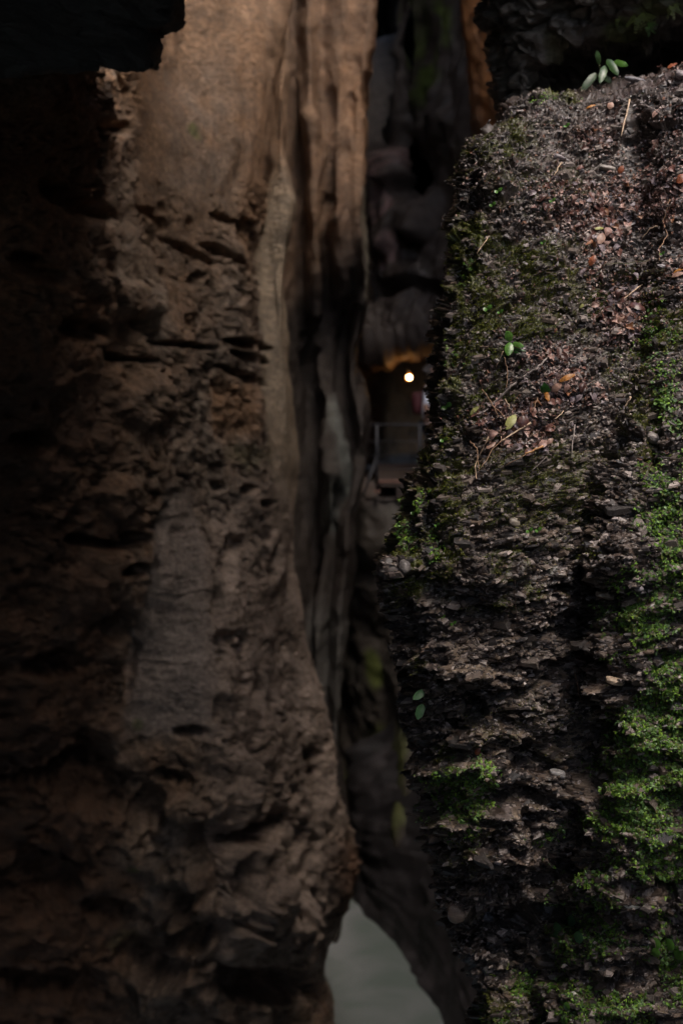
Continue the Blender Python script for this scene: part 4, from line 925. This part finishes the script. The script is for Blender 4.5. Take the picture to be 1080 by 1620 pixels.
plant('hartstongue_fern', (950, 128), [((947, 101), (943, 80), 8, 'tongue', MG, .02), ((960, 94), (977, 120), 11, 'tongue', MG, .05), ((957, 104), (948, 132), 11, 'tongue', MG, .05), ((970, 98), (993, 104), 9, 'tongue', MG2, .03), ((942, 116), (918, 145), 11, 'tongue', MG5, .03), ((955, 120), (966, 131), 9, 'oval', MG5, .02)],
      'glossy strap-leaved fern at the foot of the dark overhanging face', 'fern', wave=.05)
plant('shiny_leaf_plant', (806, 566), [((808, 540), (800, 524), 14, 'oval', MG2, .02), ((806, 541), (803, 563), 14, 'oval', MG2, .03), ((810, 543), (829, 549), 8, 'tongue', MG2, .02), ((812, 552), (832, 556), 4, 'tongue', MG4, .01), ((812, 556), (826, 562), 4, 'tongue', MG4, .01)],
      'small plant with shiny bright green leaves above the fallen branch', 'plant', wave=.05)
plant('ivy_leaf', (862, 620), [((862, 622), (860, 604), 20, 'ivy', MG4, .01)], 'single dark green ivy leaf right of the fallen branch', 'leaf')
plant('hartstongue_fern', (676, 1102), [((673, 1092), (653, 1107), 13, 'tongue', MG3, .02), ((668, 1114), (660, 1139), 14, 'tongue', MG3, .02)], 'two narrow green fern leaves hanging from the shaded left edge of the rock', 'fern', wave=.03)
RL = 'round blue green leaves low in the vertical crevice'
for i, (x, y, r, lab) in enumerate([(903, 1457, 9, 'round scalloped leaf, topmost of the cluster left of the lower crevice edge'), (881, 1467, 8, 'round leaf, upper left of the low crevice cluster'), (881, 1482, 9, 'round leaf, middle left of the low crevice cluster'), (915, 1483, 10, 'broad round leaf, right of the low crevice cluster'), (880, 1497, 7, 'small dark round leaf, lowest of the low crevice cluster'),
                                    (1037, 1493, 10, 'round bright leaf, left of a pair near the lower right corner'), (1059, 1495, 10, 'round bright leaf, right of a pair near the lower right corner'), (1074, 1509, 11, 'large round leaf cut by the right edge of the photo'), (1037, 1507, 8, 'flat narrow leaf just under the pair of round bright leaves'), (896, 1592, 7, 'small round leaf near the bottom, above the lowest round leaf'), (892, 1614, 8, 'lowest round leaf, at the bottom edge of the photo'),
                                    (994, 963, 5, 'tiny heart shaped leaf high on the liverwort covered part')]):
    plant('round_leaf', (x, y + 3), [((x - r * .5, y + r * .7), (x + r * .4, y - r * .7), r * 1.9, 'round', MG3 if x < 950 and y < 1550 else MG2, .02)], lab, 'leaf', group=None)
for x, y, w, lab in [(705, 641, 12, 'bright two-leaved sprout near the left edge, level with the fallen branch'), (701, 694, 9, 'single bright sprout on the left edge below the two-leaved one'), (694, 747, 10, 'sprout on the mossy left edge, level with the peeled stick'), (655, 809, 9, 'small sprout on the outermost left bulge of the rock'), (690, 829, 6, 'tiny sprout right of the outermost left bulge'),
                     (787, 300, 9, 'green sprout high on the left part of the slope'), (778, 322, 8, 'green sprout just below the highest one'), (770, 486, 10, 'light green sprout in the moss, left of the shiny plant'), (790, 492, 7, 'small sprout beside the light green one in the moss'), (858, 382, 6, 'tiny sprout in the middle of the slope'), (895, 197, 7, 'tiny green sprout on the upper slope, below the mossy ledge'), (873, 316, 8, 'pale yellow green leaf flat on the slope'),
                     (627, 915, 7, 'sprout on the grey rounded stone at the far left edge'), (716, 985, 7, 'small sprout above the bright ledge on the flaky face'), (850, 837, 8, 'small green sprout in the middle of the flaky face'), (836, 838, 8, 'small sprout left of the one in the middle of the flaky face'), (700, 975, 5, 'tiny sprout at the left of the flaky face'), (1046, 400, 6, 'tiny sprout beside the zigzag stem')]:
    lv = [((x, y + 2), (x + w * .8, y - w * .3), w * .75, 'oval', MG2, .01), ((x, y + 2), (x - w * .6, y + w * .5), w * .75, 'oval', MG2, .01)]
    plant('sprout', (x, y + 4), lv, lab, 'sprout', seg=4, group='small green sprouts on the foreground rock')
# larger fallen leaves that stand out by colour
YL = flat_mat('yellow_green_leaf', (.33, .33, .12), .45, var=.4, trans=.15); OL = flat_mat('orange_leaf', (.40, .17, .04), .45, var=.4, trans=.15); RD = flat_mat('rust_leaf', (.24, .075, .035), .4, var=.4, trans=.1)
TN = flat_mat('tan_pink_leaf', (.36, .22, .17), .4, var=.35, trans=.1); WH = flat_mat('bleached_leaf', (.55, .54, .5), .6, var=.2); MA = flat_mat('dark_maroon_leaf', (.075, .03, .025), .35, var=.4)
for b0, t0, w, mat, lab in [((742, 656), (758, 642), 10, YL, 'yellow green leaf at the left tip of the fallen branch'), ((800, 678), (815, 656), 15, YL, 'pale yellow green leaf in the heart of the leaf drift'), ((816, 668), (834, 664), 18, MA, 'dark maroon leaf beside the pale yellow green one'),
                            ((884, 604), (909, 592), 9, OL, 'yellow orange leaf upper right of the ivy leaf'), ((862, 618), (868, 634), 8, OL, 'small ochre leaf under the ivy leaf'), ((872, 620), (886, 606), 12, TN, 'tan leaf right of the ivy leaf'), ((1068, 288), (1080, 272), 15, RD, 'rust orange leaf at the right edge, level with the mid slope'),
                            ((1060, 436), (1080, 430), 9, TN, 'pink tan leaf at the right edge of the slope'), ((1064, 430), (1080, 424), 5, OL, 'thin orange leaf just above the pink tan one at the right edge'), ((945, 385), (951, 368), 13, TN, 'pink tan pointed leaf at the lower end of the long drift'), ((925, 378), (942, 366), 14, MA, 'glossy dark leaf left of the pink tan pointed one'),
                            ((932, 420), (941, 404), 11, RD, 'red brown curled leaf below the long drift'), ((830, 722), (842, 708), 12, MA, 'dark red leaf behind the orange peeled stick'), ((864, 702), (874, 694), 8, TN, 'small pink leaf right of the orange peeled stick'), ((768, 710), (784, 700), 10, TN, 'pink leaf just right of the pale bent straw'),
                            ((995, 480), (1018, 490), 14, MA, 'shiny purple leaf under the pale straw of the lower right drift'), ((974, 512), (986, 500), 9, TN, 'light tan leaf at the foot of the lower right drift'), ((916, 484), (921, 480), 8, YL, 'tiny yellow green leaf left of the lower right drift'), ((962, 172), (968, 162), 11, TN, 'pinkish curled leaf on the upper slope'),
                            ((985, 262), (978, 275), 9, RD, 'small rust red leaf in the middle of the upper slope'), ((1055, 108), (1070, 100), 12, RD, 'red brown leaf near the top right corner of the slope'), ((926, 172), (942, 166), 4, OL, 'narrow yellow leaf on the upper slope under the fern'), ((979, 1427), (1011, 1434), 9, WH, 'bleached white leaf caught in liverwort near the lower right corner'),
                            ((937, 325), (958, 338), 9, MA, 'dark folded leaf at the top of the long drift'), ((935, 358), (955, 362), 5, YL, 'narrow yellow leaf inside the long drift'), ((752, 1192), (760, 1184), 9, RD, 'small pinkish red leaf left of the middle ledges')]:
    p0, n0 = surf(*b0); p1, n1 = surf(*t0)
    if abs(p1[1] - p0[1]) > .06: yy = min(p0[1], p1[1]); p0 = P(*b0, yy); p1 = P(*t0, yy + .01)
    dd = CAM - p0; dd /= np.linalg.norm(dd)
    V_, F_ = blade(p0 + dd * .016, p1 + dd * .022, w / F * p0[1], n0 + np.array([0, -.3, .2]), 'oval', .14, 7, .07)
    tag(link('fallen_leaf', pymesh('fallen_leaf', V_, F_, mat)), lab, 'leaf')
# stones with a shape of their own
def stone(name, px_, py_, w, h, dpt, mat, label, seed, lift=.0):
    import bmesh
    bm = bmesh.new(); bmesh.ops.create_icosphere(bm, subdivisions=3, radius=.5)
    P0, n0 = surf(px_, py_); s = P0[1] / F
    for vv in bm.verts:
        c = np.array([list(vv.co)]) ; k = 1 + .35 * fbm(c * 1.8 + seed, 5, 2)[0]; q = vv.co * k
        q.x = max(-.42, min(.42, q.x)); vv.co = Vector((q.x * w * s, q.y * dpt, q.z * h * s + q.x * -.2 * w * s))
    me = bpy.data.meshes.new(name); bm.to_mesh(me); bm.free()
    a = me.attributes.new('tint', 'FLOAT_COLOR', 'POINT'); c = np.ones((len(me.vertices), 4), np.float32); c[:, :3] = mat; a.data.foreach_set('color', c.ravel())
    me.materials.append(M_SHALE)
    o = link(name, me, None, P0 + np.array([0, -.004 - lift, 0])); return tag(o, label, 'stone')
for k, (x, y, w, h, d_, c, lab) in enumerate([
    (636, 893, 22, 24, .05, (.14, .125, .12), 'grey rounded stone on the outermost left bulge of the rock'), (812, 826, 20, 16, .03, (.2, .17, .14), 'pale oval stone in the middle of the flaky face'), (876, 1218, 30, 14, .04, (.33, .31, .30), 'whitish grey wet stone on the middle ledge'),
    (969, 1079, 34, 14, .05, (.40, .30, .22), 'pale tan stone at the top of the buttress beside the crevice'), (908, 1570, 12, 8, .02, (.6, .58, .52), 'small white stone among the lowest liverwort'), (1003, 128, 40, 9, .04, (.17, .16, .175), 'long grey flat stone at the foot of the overhanging face'), (1074, 118, 22, 14, .04, (.2, .17, .17), 'grey stone at the top right corner of the slope'),
    (962, 265, 36, 10, .03, (.22, .19, .17), 'long tan flat stone in the middle of the upper slope'), (882, 246, 22, 9, .03, (.2, .17, .18), 'pale lens-shaped stone on the left of the upper slope'), (722, 1445, 34, 34, .06, (.13, .10, .085), 'angular brown block jutting from the lower left of the rock'),
    (1030, 692, 24, 18, .05, (.28, .24, .22), 'pale blocky stone on the right part, above the liverwort'), (955, 940, 34, 12, .04, (.22, .17, .125), 'tan slab end right of the vertical crevice'), (1010, 930, 18, 12, .03, (.22, .20, .22), 'pale purplish stone among high liverwort'), (1048, 422, 26, 8, .03, (.25, .23, .24), 'pale grey flat stone right of the zigzag stem'), (876, 365, 10, 10, .02, (.24, .23, .25), 'small bluish grey stone left of the long drift'),
    (770, 1450, 26, 18, .05, (.07, .075, .085), 'dark bluish stone inside the lower hollow')]):
    stone('stone', x, y, w, h, d_, c, lab, k * 3.7)
# young yellow green fern on the overhanging face, top right
YG = flat_mat('yellow_green_frond', (.11, .14, .022), .5, trans=.25)
upx, upy = proj(UV)
def usurf(x, y):
    d = (upx - x) ** 2 + (upy - y) ** 2; k = np.argsort(d)[:6]; k = k[np.argmin(UV[k, 1])]; return UV[k].copy(), UN[k].copy()
def wallfern(x, y, sz, mat, label, nf=7):
    p, nn = usurf(x, y); t = empty('wall_fern', p); tag(t, label, 'fern')
    for q in range(nf):
        a = rng.uniform(-2.6, .6); L = sz * rng.uniform(.5, 1); dirv = np.array([math.cos(a), -.35, math.sin(a)]) ; dirv /= np.linalg.norm(dirv)
        V_, F_ = [], []
        side = np.cross(dirv, [0, -1, 0]); side /= np.linalg.norm(side)
        for s in range(7):
            c = dirv * L * (s + .6) / 7 + np.array([0, -.01, -.25 * L * (s / 7) ** 2]); ww = L * .30 * (1 - s / 8)
            for sg in (-1, 1):
                b_ = len(V_); e = c + side * sg * ww + dirv * ww * .3; V_ += [c, c + dirv * L * .06 + side * sg * ww * .5, e, c - dirv * L * .04 + side * sg * ww * .5]; F_.append((b_, b_ + 1, b_ + 2, b_ + 3))
        link('frond', pymesh('frond', V_, F_, mat, False), t)
wallfern(1005, 28, .10, YG, 'yellow green fern on the dark overhang, top right', 11); wallfern(1022, 44, .06, MG2, 'small bright fern just below the yellow green one', 6); wallfern(975, 30, .05, YG, 'small yellow fern left of the yellow green one', 6); wallfern(1062, 12, .07, YG, 'dull fern high in the top right corner', 7)
# ---------------------------------------------------------------- tunnel side wall, walkway, railing, lamp
G = loft(tun, [20, 26, 26, 20], np.linspace(0, 5, 60), 0)
o, *_ = cliff('tunnel_wall', G, tun_disp, M_LIME, None)
tag(o, 'brown tunnel side wall lit by the lamp', 'rock wall', None, 'structure')
IRON = flat_mat('railing_steel', (.045, .045, .05), .5, .3, scale=20); RUST = flat_mat('rusty_rail', (.24, .13, .10), .7, scale=25); PLANK = flat_mat('walkway_wood', (.05, .036, .03), .8, scale=12, bump=.5)
def bar(a, b, r, k=8):
    V_, F_ = tube([a, (np.array(a) + np.array(b)) / 2, b], [r, r, r], k); return V_, F_
DZ = float(P(600, 768, 20.7)[2])
rl = empty('railing', P(595, 768, 20.7)); tag(rl, 'grey steel railing with a slanting brace in front of the tunnel mouth', 'railing')
inv = Matrix.Translation(-Vector(rl.location))
def rpart(nm, a, b, r, mat):
    V_, F_ = bar(a, b, r); ob = link(nm, pymesh(nm, V_, F_, mat)); ob.data.transform(inv); ob.parent = rl
def rp(px_, py_, Y=20.7): return P(px_, py_, Y)
for q in (596, 664, 732, 800): rpart('post', rp(q, 671), rp(q, 778), .021, IRON)
rpart('top_rail', rp(566, 672), rp(830, 672), .017, IRON); rpart('rail', rp(580, 698), rp(830, 698), .009, IRON); rpart('rail', rp(580, 721), rp(830, 721), .009, IRON); rpart('rail', rp(580, 742), rp(830, 742), .009, IRON)
rpart('bottom_rail', rp(598, 762), rp(830, 762), .026, RUST); rpart('brace', rp(596, 722), rp(574, 785, 20.5), .02, IRON)
for ob in [c for c in rl.children if c.name.startswith('post')]:
    c0 = np.mean([list(v.co) for v in ob.data.vertices], axis=0)
    V_, F_ = tube([(c0[0], c0[1] + .0, c0[2] - .50), (c0[0], c0[1], c0[2] - .47)], [.05, .05], 8); link('base_plate', pymesh('base_plate', V_, F_, RUST, False), ob)
wk = empty('walkway', (1.2, 22.3, DZ)); tag(wk, 'plank walkway behind the railing, leading into the tunnel', 'walkway')
import bmesh
def boxmesh(name, sx, sy, sz, mat, bev=.004):
    bm = bmesh.new(); bmesh.ops.create_cube(bm, size=1)
    for vv in bm.verts: vv.co = Vector((vv.co.x * sx, vv.co.y * sy, vv.co.z * sz))
    bmesh.ops.bevel(bm, geom=bm.edges[:], offset=bev, segments=1, affect='EDGES')
    me = bpy.data.meshes.new(name); bm.to_mesh(me); bm.free(); me.materials.append(mat); return me
pm = boxmesh('plank', 2.5, .145, .04, PLANK)
for k in range(28):
    ob = link('plank', pm, wk, (.62 + rng.uniform(-.02, .02), -1.4 + k * .155, -.02)); 
bmj = boxmesh('beam', .1, 4.6, .14, PLANK, .008)
for q in (-.35, .6, 1.6): link('beam', bmj, wk, (q, .7, -.115))
# lamp
LP = P(647, 597, 24.2)
lm = empty('tunnel_lamp', LP + np.array([0, .06, .12])); tag(lm, 'glowing round white lamp on the tunnel wall', 'lamp')
mm, nn_, bb = new_mat('lamp_glass'); bb.inputs['Base Color'].default_value = (1, .9, .75, 1); bb.inputs['Emission Color'].default_value = (1.0, .80, .55, 1); bb.inputs['Emission Strength'].default_value = 9
bm = bmesh.new(); bmesh.ops.create_uvsphere(bm, u_segments=20, v_segments=12, radius=.036); me = bpy.data.meshes.new('bulb'); bm.to_mesh(me); bm.free(); me.materials.append(mm)
for p_ in me.polygons: p_.use_smooth = True
link('bulb', me, lm, (0, -.06, -.12))
am, an, ab = new_mat('amber_halo'); ab.inputs['Base Color'].default_value = (.8, .35, .08, 1); ab.inputs['Emission Color'].default_value = (1.0, .38, .06, 1); ab.inputs['Emission Strength'].default_value = .35  # glowing ring added to imitate the amber halo round the bulb
V_, F_ = tube([(math.cos(q * math.pi / 8) * .045, -.06, -.12 + math.sin(q * math.pi / 8) * .045) for q in range(17)], [.012] * 17, 6); link('halo_ring', pymesh('halo_ring', V_, F_, am), lm)
V_, F_ = tube([(0, -.06, -.06), (0, -.06, -.02), (0, 0, 0), (0, .3, .02)], [.03, .032, .02, .012], 10); link('lamp_holder', pymesh('lamp_holder', V_, F_, IRON), lm)
ld = bpy.data.lights.new('lamp_light', 'POINT'); ld.energy = 1.3; ld.color = (1.0, .42, .08); ld.shadow_soft_size = .06
lo = bpy.data.objects.new('lamp_light', ld); COL.objects.link(lo); lo.location = LP + np.array([-.10, -.12, .02])

# ---------------------------------------------------------------- person on the walkway, half hidden by the rock
def skin(name, joints, edges, mat, parent, root=0, sub=2):
    me = bpy.data.meshes.new(name); me.from_pydata([j[0] for j in joints], edges, []); ob = link(name, me, parent)
    md = ob.modifiers.new('skin', 'SKIN'); md.use_smooth_shade = True
    for i, j in enumerate(joints):
        r = j[1]; r = r if isinstance(r, tuple) else (r, r); me.skin_vertices[0].data[i].radius = r
        me.skin_vertices[0].data[i].use_root = (i == root)
    ms = ob.modifiers.new('smooth', 'SUBSURF'); ms.levels = sub; ms.render_levels = sub
    me.materials.append(mat); return ob
SKIN = flat_mat('skin', (.45, .26, .19), .55, var=.08, bump=0); SHIRT = flat_mat('pale_shirt', (.80, .82, .90), .8, var=.06, scale=15); TROU = flat_mat('dark_trousers', (.03, .035, .05), .85); HAIR = flat_mat('dark_hair', (.03, .022, .02), .6, scale=80, bump=.5); SHOE = flat_mat('shoe', (.05, .045, .04), .6)
PX = P(680, 700, 21.2)
pe = empty('person', (PX[0], 21.2, DZ)); tag(pe, 'person in a pale short-sleeved shirt on the walkway, mostly hidden behind the foreground rock', 'person')
# facing +x (to the right in the photo), left arm on the camera's far side
pelvis = 0
J = [((0, 0, .93), (.13, .11)), ((0, 0, 1.08), (.115, .09)), ((.01, 0, 1.25), (.13, .10)), ((.0, 0, 1.40), (.12, .10)), ((.01, 0, 1.50), .055), ((.02, 0, 1.56), .055), ((.035, 0, 1.64), (.085, .078)), ((.03, 0, 1.70), (.08, .072)),
     ((0, -.17, 1.41), .058), ((-.06, -.215, 1.20), .046), ((-.085, -.22, 1.10), .042), ((.08, -.20, .98), .032), ((.16, -.17, .97), .026),
     ((0, .17, 1.41), .058), ((-.05, .21, 1.14), .044), ((.12, .2, 1.0), .032), ((.2, .18, .99), .026),
     ((.0, -.09, .86), .09), ((.03, -.10, .50), .058), ((.0, -.10, .30), .052), ((-.02, -.10, .09), .038), ((.10, -.10, .035), .034), ((.17, -.10, .03), .028),
     ((.0, .09, .86), .09), ((.06, .10, .50), .058), ((.06, .10, .30), .052), ((.06, .10, .09), .038), ((.18, .10, .035), .034), ((.25, .10, .03), .028)]
E = [(0, 1), (1, 2), (2, 3), (3, 4), (4, 5), (5, 6), (6, 7), (3, 8), (8, 9), (9, 10), (10, 11), (11, 12), (3, 13), (13, 14), (14, 15), (15, 16), (0, 17), (17, 18), (18, 19), (19, 20), (20, 21), (21, 22), (0, 23), (23, 24), (24, 25), (25, 26), (26, 27), (27, 28)]
# fingers
for sgn, w_ in ((-1, 12), (1, 16)):
    bx, by, bz = J[w_][0]
    for k, (dy, ln) in enumerate([(-.027, .06), (-.009, .07), (.009, .068), (.027, .055)]):
        a = len(J); J.append(((bx + .045, by + dy, bz - .004), .011)); J.append(((bx + .045 + ln * .6, by + dy * 1.1, bz - .014), .009)); J.append(((bx + .045 + ln, by + dy * 1.1, bz - .035), .008)); E += [(w_, a), (a, a + 1), (a + 1, a + 2)]
    a = len(J); J.append(((bx + .02, by - sgn * .035, bz - .005), .012)); J.append(((bx + .055, by - sgn * .05, bz - .02), .010)); E += [(w_, a), (a, a + 1)]
skin('body', J, E, SKIN, pe)
def face():
    V_, F_ = blade((.118, 0, 1.70), (.118, 0, 1.655), .028, (1, 0, 0), 'oval', .3, 4); ob = link('nose', pymesh('nose', V_, F_, SKIN), pe)
    for s in (-1, 1):
        for nm, loc, r, mt_ in (('eye', (.105, s * .032, 1.69), .012, flat_mat('eye_white', (.6, .6, .58), .2, bump=0)), ('ear', (.02, s * .083, 1.675), .022, SKIN)):
            bm = bmesh.new(); bmesh.ops.create_uvsphere(bm, u_segments=10, v_segments=8, radius=r); me = bpy.data.meshes.new(nm); bm.to_mesh(me); bm.free(); me.materials.append(mt_); link(nm, me, pe, loc)
    V_, F_ = tube([(.108, -.022, 1.625), (.115, 0, 1.622), (.108, .022, 1.625)], [.004, .006, .004], 6); link('mouth', pymesh('mouth', V_, F_, flat_mat('lips', (.4, .16, .14), .5, bump=0)), pe)
face()
skin('hair', [((-.01, 0, 1.72), (.095, .088)), ((-.045, 0, 1.66), (.07, .08)), ((-.06, 0, 1.58), (.035, .05)), ((.05, 0, 1.755), (.055, .06))], [(0, 1), (1, 2), (0, 3)], HAIR, pe)
skin('shirt', [((0, 0, .90), (.15, .135)), ((0, 0, 1.08), (.14, .115)), ((.01, 0, 1.25), (.15, .122)), ((0, 0, 1.40), (.135, .12)), ((.005, 0, 1.47), (.075, .08)), ((0, -.17, 1.41), .080), ((-.07, -.218, 1.13), .068), ((0, .17, 1.41), .078), ((-.03, .20, 1.27), .070)], [(0, 1), (1, 2), (2, 3), (3, 4), (3, 5), (5, 6), (3, 7), (7, 8)], SHIRT, pe)
skin('trousers', [((0, 0, .95), (.15, .135)), ((.0, -.09, .84), .108), ((.03, -.10, .50), .078), ((.0, -.10, .30), .07), ((-.02, -.10, .12), .06), ((.0, .09, .84), .108), ((.06, .10, .50), .078), ((.06, .10, .30), .07), ((.06, .10, .12), .06)], [(0, 1), (1, 2), (2, 3), (3, 4), (0, 5), (5, 6), (6, 7), (7, 8)], TROU, pe)
for s, ox in ((-1, 0), (1, .08)): skin('shoe', [((-.04 + ox, s * .1, .045), .045), ((.08 + ox, s * .1, .04), .044), ((.18 + ox, s * .1, .032), .034)], [(0, 1), (1, 2)], SHOE, pe, 1)
BP = flat_mat('dark_red_backpack', (.06, .010, .012), .7)
bk = empty('backpack', (PX[0] - .19, 21.2, DZ + 1.20)); tag(bk, 'dark red backpack worn by the person on the walkway', 'backpack')
skin('bag', [((0, .03, -.20), (.07, .10)), ((0, .03, 0), (.08, .11)), ((.01, .03, .15), (.065, .09))], [(0, 1), (1, 2)], BP, bk, 1)
for s in (-1, 1):
    V_, F_ = tube([(.05, s * .09, .16), (.16, s * .10, .26), (.30, s * .10, .22), (.36, s * .11, .05), (.22, s * .12, -.12), (.05, s * .1, -.18)], [.014] * 6, 6); link('strap', pymesh('strap', V_, F_, BP), bk)
